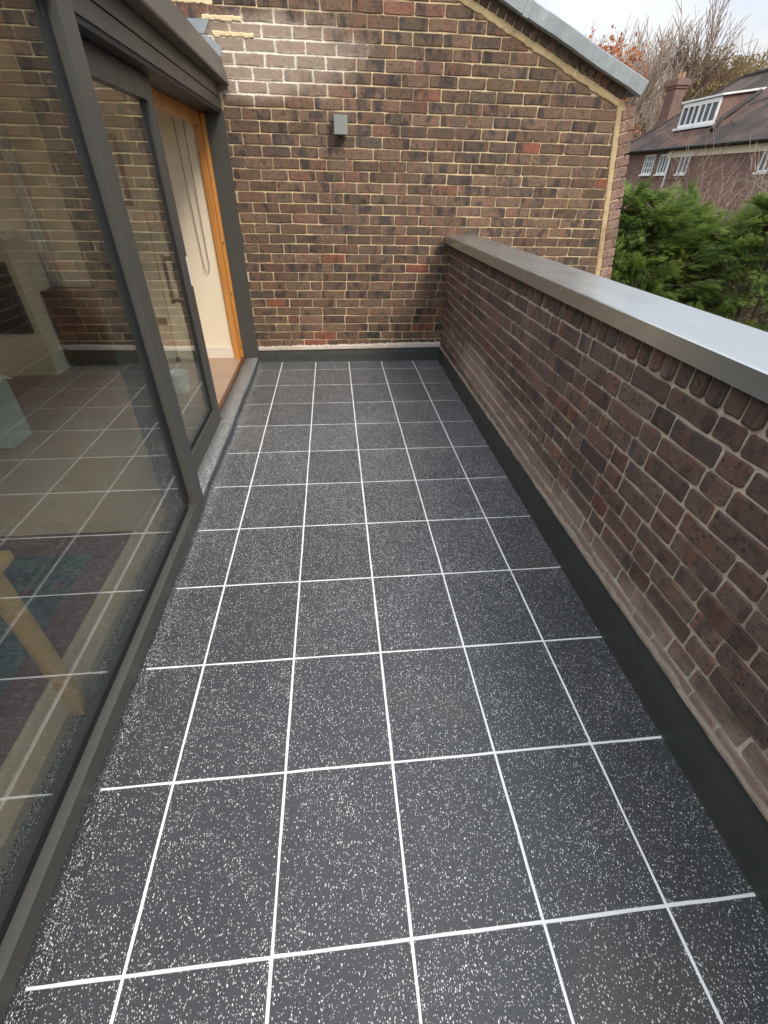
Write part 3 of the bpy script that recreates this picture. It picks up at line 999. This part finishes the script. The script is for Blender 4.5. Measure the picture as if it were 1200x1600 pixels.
tag(MB().tube([(-0.64, 4.585, 2.09), (-0.63, 4.58, 1.5), (-0.615, 4.578, 0.90), (-0.605, 4.577, 0.862), (-0.59, 4.577, 0.85), (-0.575, 4.577, 0.865), (-0.568, 4.578, 0.90), (-0.565, 4.58, 1.5), (-0.562, 4.585, 2.09)], 0.0035, 6).build('blind_cord', cord_m),
    'looped grey blind cord hanging on the cream end wall', 'chain')  # loop of the blind's cord
wand = empty('blind_wand', (-1.02, 4.5, ROOMZ))
tag(wand, 'thin wooden pole with small black foot leaning inside the sliding door', 'pole')
o = MB().tube([(-1.03, 4.5, 0.09), (-1.0, 4.53, 1.33)], 0.0065, 8).build('shaft', pine_wood, wand); o.location = -wand.location
o = MB().box(-1.048, -1.012, 4.482, 4.518, ROOMZ + .0005, 0.095, 0.003).build('foot', black_m, wand); o.location = -wand.location
so_ = empty('wall_socket', (-1.12, 4.6, 0.42))
tag(so_, 'small dark brown wall socket right of the cabinet', 'socket')
o = MB().box(-1.165, -1.075, 4.594, 4.6035, 0.38, 0.45, 0.003).build('plate', brown_wood, so_); o.location = -so_.location
for q in (-1.14, -1.10):
    o = MB().box(q - .012, q + .012, 4.591, 4.5935, 0.40, 0.425, 0.001).build('rocker', black_m, so_); o.location = -so_.location

bk = empty('bucket', (-0.795, 3.70, ROOMZ))
tag(bk, 'white plastic bucket standing on the boards behind the sliding door', 'bucket')
prof = [(0.0, 0.004), (0.066, 0.004), (0.068, 0.0), (0.074, 0.002), (0.090, 0.150), (0.094, 0.151), (0.095, 0.160), (0.0905, 0.162), (0.087, 0.158), (0.071, 0.012), (0.0, 0.012)]
vv, ff = [], []
for i in range(28):
    t = 2 * math.pi * i / 28
    for r_, z_ in prof: vv.append((r_ * math.cos(t), r_ * math.sin(t), z_ + .0005))
n = len(prof)
for i in range(28): ff += [(i * n + k, ((i + 1) % 28) * n + k, ((i + 1) % 28) * n + k + 1, i * n + k + 1) for k in range(n - 1)]
MB().add(vv, ff).build('tub', white_plastic, bk, False)
hp = [(0.096 * math.cos(t), -0.006 - 0.03 * math.sin(t), 0.150 - 0.11 * math.sin(t)) for t in np.linspace(0, math.pi, 15)]
hp = [(x, -0.096 * math.sin(t) + y * .2, z) for (x, y, z), t in zip(hp, np.linspace(0, math.pi, 15))]
MB().tube(hp, 0.0022, 6).build('wire_handle', steel, bk)

rug = bx('rug', rug_m, None, -2.3, -0.53, -0.9, 1.69, ROOMZ + .0005, ROOMZ + 0.010, bev=0.003)
tag(rug, 'dark blue and red woven rug on the boards behind the window', 'rug')
tb = empty('pine_table', (-0.75, 0.1, ROOMZ))
tag(tb, 'pine table with square leg behind the fixed window', 'table')
for x, y in ((-0.355, 0.68), (-1.25, 0.68), (-0.355, -0.6), (-1.25, -0.6)):
    o = MB().box(x - .021, x + .021, y - .021, y + .021, ROOMZ + .0105, 0.72, 0.004).build('leg', pine_wood, tb); o.location = -tb.location
o = MB().box(-1.30, -0.31, -0.66, 0.73, 0.7205, 0.75, 0.004).build('tabletop', pine_wood, tb); o.location = -tb.location
chest = MB().box(-2.4, -1.62, 2.66, 2.90, ROOMZ + .0005, 0.45, 0.02).build('draped_chest', cloth_m)
tag(chest, 'chest under a pale grey cloth behind the fixed window', 'chest')
v = []
for i in range(9):
    for j_ in range(7):
        v.append((-1.98 + 0.40 * i / 8, 2.64 + 0.24 * j_ / 6, 0.458 + 0.03 * abs(math.sin(i * 1.3 + j_ * .9)) + (0.0 if i < 7 else -0.0)))
f = [(i * 7 + j_, i * 7 + j_ + 1, (i + 1) * 7 + j_ + 1, (i + 1) * 7 + j_) for i in range(8) for j_ in range(6)]
po = mobj('papers', v, f, paper, None); tag(po, 'crumpled white papers lying on the cloth-covered chest', 'papers')
sm = po.modifiers.new('thick', 'SOLIDIFY'); sm.thickness = 0.006
fo = MB().box(-2.0, -1.66, 2.80, 2.895, 0.4505, 0.52, 0.004).build('folder', yellow_paper); tag(fo, 'yellow folder behind the white papers on the chest', 'folder')

# ------------------------------------------------------------------ wall lamp
lp = empty('wall_lamp', (0.6885, YW - 0.05, 1.93))
tag(lp, 'small grey box wall lamp on the brick gable wall', 'lamp')
for nm, mt, a_, bv in (('housing', lamp_m, (0.633, 0.744, YW - 0.104, YW - 0.022, 1.872, 1.994), 0.003), ('back_plate', lamp_m, (0.648, 0.729, YW - 0.0215, YW - 0.003, 1.885, 1.985), 0.002),
                       ('lens', dark_m, (0.645, 0.732, YW - 0.094, YW - 0.032, 1.868, 1.8715), 0.0)):
    o = bx(nm, mt, lp, *a_, bev=bv); o.location = -lp.location

# ------------------------------------------------------------------ neighbouring house
def house_wall_mat():
    m = M('red brown house brick', 0.9, spec=0.15)
    p = m.pos()
    s_ = m.sep(p)
    v = m.n('ShaderNodeCombineXYZ', {0: m.mth('ADD', s_[0], s_[1]), 1: s_[2], 2: 0.0}).outputs[0]
    b = m.n('ShaderNodeTexBrick', {'Vector': v, 'Color1': (0.23, 0.125, 0.10, 1), 'Color2': (0.17, 0.10, 0.087, 1), 'Mortar': (0.32, 0.24, 0.2, 1),
                                   'Scale': 1.0, 'Mortar Size': 0.008, 'Brick Width': 0.225, 'Row Height': 0.075}).outputs['Color']
    return m.out(m.mix(m.ss(m.noise(p, 0.9, 4, 0.6), 0.45, 0.7), b, (0.15, 0.09, 0.078)))


def roof_mat():
    m = M('dark clay roof tiles', 0.85, spec=0.2)
    p = m.pos()
    s_ = m.sep(p)
    c = m.mix(m.ss(m.noise(p, 0.55, 5, 0.6), 0.4, 0.62), (0.05, 0.042, 0.038), (0.095, 0.07, 0.058))
    red = m.ss(m.mth('MULTIPLY_ADD', m.noise(p, 1.1, 5, 0.65), 5.0, blob(m, s_, 33.5, 4.9, 4.2, 1.3, 1)), 2.45, 3.4)
    c = m.mix(m.mth('MULTIPLY', red, 0.75), c, (0.16, 0.08, 0.058))
    v = m.n('ShaderNodeCombineXYZ', {0: s_[1], 1: m.mth('MULTIPLY', s_[2], 1.75), 2: 0.0}).outputs[0]
    b = m.n('ShaderNodeTexBrick', {'Vector': v, 'Scale': 1.0, 'Mortar Size': 0.012, 'Brick Width': 0.17, 'Row Height': 0.11}).outputs['Fac']
    return m.out(c, None, m.bump(b, -0.8, 0.05))


hw, rm = house_wall_mat(), roof_mat()
white_p = painted('white painted joinery', (0.8, 0.8, 0.78), 0.5, 0.05, 0.04, 5)
paneg = M('dark window pane', 0.06, col=(0.10, 0.11, 0.12)).m
bm_ = M('black pipe', 0.5, col=(0.02, 0.02, 0.02)).m
HX, HY0, HY1, EZ = 22.05, 14.0, 39.6, 3.85
house = MB().box(HX, 31.0, HY0, HY1, GZ, EZ).build('brick_house', hw)
tag(house, 'large red brick house with dark tiled hipped roof and white dormer', 'house')
ex, rz_, rx = 21.7, 7.42, 26.8
rf = MB().add([(ex, HY0 - .3, EZ - .1), (ex, HY1 + .4, EZ - .1), (32.0, HY1 + .4, EZ - .1), (32.0, HY0 - .3, EZ - .1), (rx, HY0 - .3, rz_ - .1), (rx, 36.3, rz_),
               (ex, HY0 - .3, EZ - .25), (ex, HY1 + .4, EZ - .25), (32.0, HY1 + .4, EZ - .25), (32.0, HY0 - .3, EZ - .25)],
              [(0, 1, 5, 4), (1, 2, 5), (2, 3, 4, 5), (0, 4, 3), (6, 7, 1, 0), (7, 8, 2, 1), (8, 9, 3, 2), (9, 6, 0, 3), (6, 9, 8, 7)]).build('roof', rm, house)
rl = [Vector((rx, 14.0 + k * 0.33, rz_ + 0.02 + 0.012 * math.sin(k * 2.1))) for k in range(68)]
MB().tube(rl, 0.12, 8).build('ridge_tiles', rm, rf)
MB().tube([(rx, 36.3, rz_), (ex, HY1 + .4, EZ - .08)], 0.10, 8).build('hip_tiles', rm, rf)
MB().tube([(ex - .06, HY0, EZ - .2), (ex - .06, HY1 + .3, EZ - .18)], 0.075, 8).build('gutter', bm_, house)
bx('eaves_board', cream, house, HX - .05, HX - .002, HY0, 34.0, EZ - .62, EZ - .30)
MB().tube([(HX - .1, 33.55, EZ - .25), (HX - .1, 33.45, 2.0), (HX - .1, 33.45, GZ)], 0.055, 8).build('downpipe', white_p, house)


def window(parent, y0, y1, z0, z1, x, nm, mull=2, trans=0):
    fr = MB()
    t = 0.075
    fr.box(x - .07, x + .05, y0, y0 + t, z0, z1).box(x - .07, x + .05, y1 - t, y1, z0, z1)
    fr.box(x - .071, x + .05, y0 + t + .002, y1 - t - .002, z0, z0 + t).box(x - .071, x + .05, y0 + t + .002, y1 - t - .002, z1 - t, z1)
    for k in range(1, mull + 1):
        c = y0 + (y1 - y0) * k / (mull + 1)
        fr.box(x - .064, x + .04, c - .035, c + .035, z0 + t + .002, z1 - t - .002)
    for k in range(1, trans + 1):
        c = z0 + (z1 - z0) * k / (trans + 1)
        fr.box(x - .06, x + .03, y0 + t + .002, y1 - t - .002, c - .02, c + .02)
    wi = fr.build(nm, white_p, parent)
    for k in range(mull + 1):
        a_ = y0 + t + .01 + (y1 - y0 - 2 * t) * k / (mull + 1)
        bx('pane', paneg, wi, x - .03, x - .01, a_, a_ + (y1 - y0 - 2 * t) / (mull + 1) - .02, z0 + t, z1 - t)
    bx('sill', white_p, wi, x - .16, x - .073, y0 - .08, y1 + .08, z0 - .09, z0 - .01)


window(house, 35.25, 36.4, 2.42, 3.46, HX, 'window', 3, 2)
window(house, 33.65, 34.65, 2.42, 3.42, HX, 'window', 2, 0)
window(house, 31.6, 32.5, 2.40, 3.42, HX, 'window', 1, 0)
window(house, 25.3, 26.0, 2.40, 3.40, HX, 'window', 1, 0)
bx('window_lintel', hw, house, HX - .03, HX - .002, 31.4, 36.6, 2.10, 2.24)
dm = MB().add([(23.05, 32.0, 4.72), (23.05, 35.4, 4.72), (23.05, 35.4, 5.95), (23.05, 32.0, 5.95), (25.2, 32.0, 6.24), (25.2, 35.4, 6.24)],
              [(0, 1, 2, 3), (0, 3, 4), (1, 5, 2), (2, 5, 4, 3)]).build('dormer', hw, house)
MB().add([(22.85, 31.85, 5.96), (22.85, 35.55, 5.96), (25.4, 35.55, 6.30), (25.4, 31.85, 6.30), (22.85, 31.85, 6.05), (22.85, 35.55, 6.05), (25.4, 35.55, 6.39), (25.4, 31.85, 6.39)],
         [(0, 1, 2, 3), (4, 7, 6, 5), (0, 4, 5, 1), (1, 5, 6, 2), (2, 6, 7, 3), (3, 7, 4, 0)]).build('dormer_roof', white_p, dm)
fr = MB()
y0, y1, z0, z1, x = 32.02, 35.38, 4.80, 5.93, 22.99
fr.box(x - .06, x + .04, y0, y0 + .12, z0, z1).box(x - .06, x + .04, y1 - .12, y1, z0, z1).box(x - .061, x + .04, y0 + .122, y1 - .122, z0, z0 + .12).box(x - .061, x + .04, y0 + .122, y1 - .122, z1 - .2, z1)
for k in range(1, 6):
    c = y0 + .12 + (y1 - y0 - .24) * k / 6
    wd = .10 if k == 3 else .06
    fr.box(x - .055, x + .03, c - wd, c + wd, z0 + .122, z1 - .202)
fr.box(x - .2, x - .062, y0 - .35, y1 + .2, z0 - .14, z0 - .02)
fr.build('dormer_frame', white_p, dm)
for k in range(6):
    a_ = y0 + .12 + (y1 - y0 - .24) * k / 6
    bx('pane', paneg, dm, x - .01, x + .01, a_ + .05, a_ + .49, z0 + .11, z1 - .19)
MB().tube([(22.45, 31.2, 4.40), (23.2, 31.75, 4.95), (25.0, 31.8, 6.2)], 0.11, 8).build('valley_flashing', bm_, rf)
MB().tube([(24.4, 30.2, 5.75), (23.9, 30.9, 5.45), (23.0, 30.7, 4.8), (22.6, 29.6, 4.5)], 0.022, 6).build('cable', bm_, rf)
ch = MB().box(25.0, 25.75, 40.2, 41.3, GZ, 7.35).box(24.93, 25.82, 40.13, 41.37, 7.351, 7.5).box(24.86, 25.89, 40.06, 41.44, 7.501, 7.75).box(24.95, 25.8, 40.15, 41.35, 7.751, 7.87).build('chimney', hw, house)
pot = painted('clay chimney pot', (0.35, 0.2, 0.12), 0.8)
for yv in (40.45, 40.95):
    MB().tube([(25.38, yv, 7.87), (25.38, yv, 8.2)], 0.16, 10, True, 0.13).build('chimney_pot', pot, ch)

# ------------------------------------------------------------------ trees and shrubs
def tubes(segs, sides):
    """segments (p0, p1, r0, r1) to one vertex and face array"""
    P0 = np.array([s_[0] for s_ in segs]); P1 = np.array([s_[1] for s_ in segs])
    r0 = np.array([s_[2] for s_ in segs])[:, None, None]; r1 = np.array([s_[3] for s_ in segs])[:, None, None]
    d = P1 - P0; d /= np.linalg.norm(d, axis=1, keepdims=True) + 1e-9
    ref = np.where(np.abs(d[:, 2:3]) < 0.9, np.array([[0, 0, 1.0]]), np.array([[1.0, 0, 0]]))
    a = np.cross(d, ref); a /= np.linalg.norm(a, axis=1, keepdims=True)
    b = np.cross(d, a)
    th = np.arange(sides) * 2 * np.pi / sides
    ring = a[:, None, :] * np.cos(th)[None, :, None] + b[:, None, :] * np.sin(th)[None, :, None]
    V = np.concatenate([P0[:, None, :] + ring * r0, P1[:, None, :] + ring * r1], 1).reshape(-1, 3)
    base = (np.arange(len(segs)) * 2 * sides)[:, None, None]
    k = np.arange(sides); k2 = (k + 1) % sides
    quad = np.stack([k, k2, k2 + sides, k + sides], 1)[None]
    F = (base + quad).reshape(-1, 4)
    return V, F


def branch(rg, segs, twigs, p, d, ln, r, depth, up, spread, kids, wob=0.16):
    steps = 3 if depth > 1 else 2
    q = np.array(p, float)
    d = np.array(d, float)
    for i in range(steps):
        d = d + rg.normal(0, wob, 3) + np.array([0, 0, up])
        d /= np.linalg.norm(d)
        e = q + d * ln / steps
        ra = r * (1 - 0.5 * i / steps); rb = r * (1 - 0.5 * (i + 1) / steps)
        (segs if depth > 1 else twigs).append((q, e, ra, rb))
        if depth > 0:
            for _ in range(kids if i else kids - 1):
                s_ = rg.normal(0, 1, 3); s_ -= d * s_.dot(d); s_ /= np.linalg.norm(s_) + 1e-9
                nd = d * (1 - spread * .5) + s_ * spread
                branch(rg, segs, twigs, q + (e - q) * rg.uniform(.3, 1), nd / np.linalg.norm(nd), ln * rg.uniform(.5, .75), max(rb * .6, .008), depth - 1, up, spread, kids, wob)
        q = e


def bare_tree(name, label, loc, h, seed, bark, twigm, spread=0.6, up=0.12, kids=2, depth=4, tw=0.012, group=None, lean=(0, 0, 1), cat='tree', nst=1):
    rg = np.random.default_rng(seed)
    segs, twigs = [], []
    for _ in range(nst):
        dd = np.array(lean, float) + (rg.normal(0, .35, 3) if nst > 1 else 0); dd[2] = abs(dd[2])
        branch(rg, segs, twigs, (0, 0, -0.1), dd / np.linalg.norm(dd), h * 0.42, h * 0.016 / math.sqrt(nst), depth, up, spread, kids)
    root = empty(name, loc)
    tag(root, label, cat, group)
    V, F_ = tubes(segs, 5)
    o_ = mobj('trunk' if nst == 1 else 'stems', V.tolist(), F_.tolist(), bark, root)
    if nst > 1: o_['kind'] = 'stuff'
    tws = [(a_, b_, max(min(c_, tw * 1.6), tw * .7), tw * .45) for a_, b_, c_, d_ in twigs]
    V, F_ = tubes(tws, 3)
    mobj('twigs', V.tolist(), F_.tolist(), twigm, root)
    return root, twigs


bark_g = bark_mat('grey brown bark', (0.10, 0.075, 0.055), (0.17, 0.13, 0.10))
twig_pink = bark_mat('pinkish brown twigs', (0.30, 0.235, 0.19), (0.42, 0.33, 0.27))
twig_brown = bark_mat('brown twigs', (0.19, 0.135, 0.10), (0.28, 0.205, 0.155))
twig_olive = bark_mat('olive brown twigs', (0.17, 0.125, 0.055), (0.27, 0.2, 0.09))


def leaves(name, pts, size, mat, parent, seed, per=1):
    rg = np.random.default_rng(seed)
    P = np.repeat(np.asarray(pts), per, 0) + rg.normal(0, size * 1.2, (len(pts) * per, 3))
    n = len(P)
    a = rg.normal(0, 1, (n, 3)); a /= np.linalg.norm(a, axis=1, keepdims=True)
    b = np.cross(a, rg.normal(0, 1, (n, 3))); b /= np.linalg.norm(b, axis=1, keepdims=True) + 1e-9
    s_ = (size * rg.uniform(.6, 1.3, n))[:, None]
    V = np.stack([P - a * s_, P + b * s_ * .55, P + a * s_, P - b * s_ * .55], 1).reshape(-1, 3)
    F_ = (np.arange(n) * 4)[:, None] + np.arange(4)[None]
    t = np.repeat(np.stack([rg.random(n), rg.random(n) ** 2, rg.random(n), np.ones(n)], 1), 4, 0)
    return mobj(name, V.tolist(), F_.tolist(), mat, parent, tint={'tint': t})


orange_leaf = leaf_mat('orange autumn leaf', [(0, (0.42, 0.13, 0.05)), (0.5, (0.55, 0.2, 0.07)), (1, (0.5, 0.24, 0.12))], 0.35)
olive_leaf = leaf_mat('olive autumn leaf', [(0, (0.2, 0.155, 0.055)), (0.5, (0.29, 0.21, 0.075)), (1, (0.33, 0.21, 0.085))], 0.35)
yellow_leaf = leaf_mat('yellow brown leaf', [(0, (0.35, 0.2, 0.04)), (0.5, (0.25, 0.13, 0.04)), (1, (0.45, 0.3, 0.06))], 0.3)

BARE = [('pale bare tree directly behind the brick chimney', (30.6, 55, GZ), 19.5, 1, twig_pink),
        ('tall bare tree left of the chimney, nearest the verge', (27.2, 50, GZ), 17.5, 2, twig_pink),
        ('bare tree between the chimney and the olive woodland', (34.0, 56, GZ), 19.0, 3, twig_brown),
        ('slender bare tree rising beside the tip of the lead verge', (29.3, 60, GZ), 18.2, 5, twig_brown),
        ('pale bare tree with upright twigs right of the chimney pots', (32.3, 52, GZ), 18.0, 7, twig_pink),
        ]
for lb, loc, h, sd_, tm in BARE:
    bare_tree('bare_tree', lb, loc, h, sd_, bark_g, tm, 0.42, 0.22, 3, 4, 0.04, 'bare trees beyond the house')
for lb, loc, h, sd_, n_ in (('olive brown tree above the dormer window', (38.0, 54, GZ), 17.0, 21, 7), ('olive brown tree at the right edge above the roof ridge', (43.5, 53, GZ), 18.5, 22, 7),
                            ('olive brown tree showing behind the right side of the chimney', (33.8, 53, GZ), 14.8, 23, 7), ('low olive tree left of the chimney foot', (29.0, 56, GZ), 12.0, 24, 6),
                            ('rounded olive tree over the top of the hipped roof', (40.5, 56, GZ), 17.0, 25, 7), ('low brown tree between the gable edge and the house eaves', (27.5, 52, GZ), 10.0, 26, 4)):
    rt, tw_ = bare_tree('woodland_tree', lb, loc, h, sd_, bark_g, twig_olive, 0.55, 0.12, 3, 4, 0.03, 'olive trees beyond the house')
    leaves('crown', [t_[1] for t_ in tw_], 0.17, olive_leaf, rt, sd_, n_)
rt, tw_ = bare_tree('autumn_tree', 'orange leaved autumn tree peeping over the lead verge', (22.6, 45, GZ), 17.0, 31, bark_g, twig_pink, 0.5, 0.16, 3, 4, 0.02)
tips = [t_[1] for t_ in tw_ if t_[1][2] > 8.0]
leaves('crown', tips, 0.15, orange_leaf, rt, 32, 4)
bare_tree('bare_tree', 'pinkish bare twigs rising behind the top of the lead verge', (17.4, 46, GZ), 17.0, 33, bark_g, twig_pink, 0.45, 0.2, 3, 4, 0.03, 'bare trees beyond the house')

# evergreen conifers right beyond the parapet
conifer_leaf = leaf_mat('conifer spray', [(0, (0.07, 0.13, 0.032)), (0.4, (0.145, 0.22, 0.048)), (0.75, (0.25, 0.325, 0.075)), (1, (0.35, 0.39, 0.11))], 0.38)


def conifer(name, label, loc, height, rad, n, seed, group):
    rg = np.random.default_rng(seed)
    root = empty(name, loc)
    tag(root, label, 'conifer', group)
    segs = []
    for k in range(5):
        a_ = rg.uniform(0, 6.28); o_ = np.array([math.cos(a_), math.sin(a_), 0]) * rg.uniform(.05, .3)
        t_ = o_ * 2.2 + np.array([0, 0, height * rg.uniform(.7, .93)])
        m_ = (o_ + t_) / 2 + rg.normal(0, .08, 3)
        segs += [(o_, m_, .07, .045), (m_, t_, .045, .012)]
    bumps = [(rg.uniform(-3.14, 3.14), rg.uniform(0.1, .95), rg.uniform(.12, .3), rg.uniform(.35, .8)) for _ in range(26)]
    tri = []                                                  # one spray: a small flat feathered frond
    m = 5
    for k in range(m):
        t0 = k / m
        ln = .50 * (1 - abs(t0 - .3) * 1.1) + .1
        for sgn in (-1, 1):
            tri += [(t0 * .95 - .05, 0, 0), (t0 * .95 + .07, 0, .012), (t0 * .95 + ln * .62, sgn * ln * .62, -.10 * ln)]
    tri += [(0, -.03, 0), (0, .03, 0), (1.15, 0, -.12)]
    T = np.array(tri)
    P, D, U0, TT, brs = [], [], [], [], []
    for _ in range(n):                                        # boughs, each a drooping fan of sprays
        th = rg.uniform(-math.pi, math.pi); hz = 0.25 + .77 * rg.random() ** 0.8
        prof_ = (1 - min(hz, .999) ** 2.4) ** 0.6 + .05
        bulge = 1 + sum(b_[2] * math.exp(-((abs((th - b_[0] + math.pi) % (2 * math.pi) - math.pi) / b_[3]) ** 2 * 3 + ((hz - b_[1]) / .14) ** 2)) for b_ in bumps) - .18
        rr = rad * prof_ * bulge * rg.uniform(.62, 1.04)
        e = np.array([rr * math.cos(th), rr * math.sin(th), height * hz])
        d = np.array([math.cos(th) + rg.normal(0, .35), math.sin(th) + rg.normal(0, .35), rg.normal(.25, .3) + .9 * max(0, hz - .7)])
        d /= np.linalg.norm(d)
        sd_ = np.cross(d, np.array([0, 0, 1.0]) + rg.normal(0, .35, 3)); sd_ /= np.linalg.norm(sd_)
        up_ = np.cross(sd_, d)
        L_ = rg.uniform(.35, .75); W_ = L_ * rg.uniform(.28, .42)
        tone = np.clip(rg.normal(.45, .22), 0, 1)
        brs.append((e - d * L_ * .9 - np.array([0, 0, .08]), e + d * L_ * .4, .011, .003))
        k = int(70 * L_ / .5)
        a_ = rg.random(k) ** .8; b_ = rg.uniform(-1, 1, k) * (1 - a_ * .75)
        q = e + d * ((a_ - .5) * L_)[:, None] + sd_ * (b_ * W_)[:, None] + up_ * (-.22 * L_ * a_ ** 2 - .12 * W_ * b_ ** 2 + rg.normal(0, .025, k))[:, None]
        P.append(q)
        D.append(d + sd_ * (b_ * .9)[:, None] + up_ * (-.3 * a_ + rg.normal(0, .18, k))[:, None])
        U0.append(up_ + rg.normal(0, .3, (k, 3)))
        TT.append(np.clip(tone * .75 + .35 * a_ * rg.random(k) + rg.normal(0, .08, k), 0, 1))
    P = np.concatenate(P); D = np.concatenate(D); U0 = np.concatenate(U0); tt = np.concatenate(TT)
    D /= np.linalg.norm(D, axis=1, keepdims=True)
    S = np.cross(U0, D); S /= np.linalg.norm(S, axis=1, keepdims=True)
    U = np.cross(D, S)
    n = len(P)
    sc_ = rg.uniform(.06, .125, n)[:, None, None]
    V = P[:, None, :] + sc_ * (T[None, :, 0:1] * D[:, None] + T[None, :, 1:2] * S[:, None] + T[None, :, 2:3] * U[:, None])
    V = V.reshape(-1, 3)
    F_ = np.arange(len(V)).reshape(-1, 3)
    t = np.repeat(np.stack([tt, rg.random(n) ** 2, rg.random(n), np.ones(n)], 1), len(T), 0)
    for k in range(0, len(segs), 2):
        V2, F2 = tubes(segs[k:k + 2], 6)
        mobj('trunk', V2.tolist(), F2.tolist(), bark_g, root)
    V2, F2 = tubes(brs, 4)
    mobj('branches', V2.tolist(), F2.tolist(), bark_g, root)['kind'] = 'stuff'
    mobj('crown', V.tolist(), F_.tolist(), conifer_leaf, root, tint={'tint': t})


conifer('evergreen_conifer', 'bushy green conifer close beyond the right end of the gable wall', (5.15, 7.4, GZ), 4.66, 1.8, 470, 5, 'conifers beyond the parapet')
conifer('evergreen_conifer', 'low green conifer filling the gap between the two larger conifers', (6.0, 7.6, GZ), 4.55, 1.5, 320, 9, 'conifers beyond the parapet')
conifer('evergreen_conifer', 'broad green conifer at the right edge above the coping', (7.0, 6.7, GZ), 4.64, 2.0, 560, 8, 'conifers beyond the parapet')
bare_tree('bare_shrub', 'leafless brown shrub in front of the red brick house wall', (10.2, 11.6, GZ), 6.6, 41, bark_g, twig_brown, 0.6, 0.14, 3, 4, 0.007, None, (0, 0, 1), 'shrub', 3)
bare_tree('bare_shrub', 'reddish leafless shrub at the right edge before the house', (10.8, 9.9, GZ), 7.2, 42, bark_g, twig_pink, 0.55, 0.16, 3, 4, 0.007, None, (0, 0, 1), 'shrub', 3)
bare_tree('birch_sapling', 'thin pale sapling standing before the leftmost house window', (10.0, 15.8, GZ), 6.0, 44, twig_pink, twig_pink, 0.35, 0.25, 2, 3, 0.008, None, (0, 0, 1), 'sapling')
rt, tw_ = bare_tree('leafy_shrub', 'brown shrub with yellow autumn leaves below the coping at right', (7.3, 5.9, GZ), 4.3, 45, bark_g, twig_brown, 0.65, 0.12, 3, 4, 0.006, None, (0, 0, 1), 'shrub', 3)
leaves('crown', [t_[1] for t_ in tw_[::3]], 0.04, yellow_leaf, rt, 46, 1)
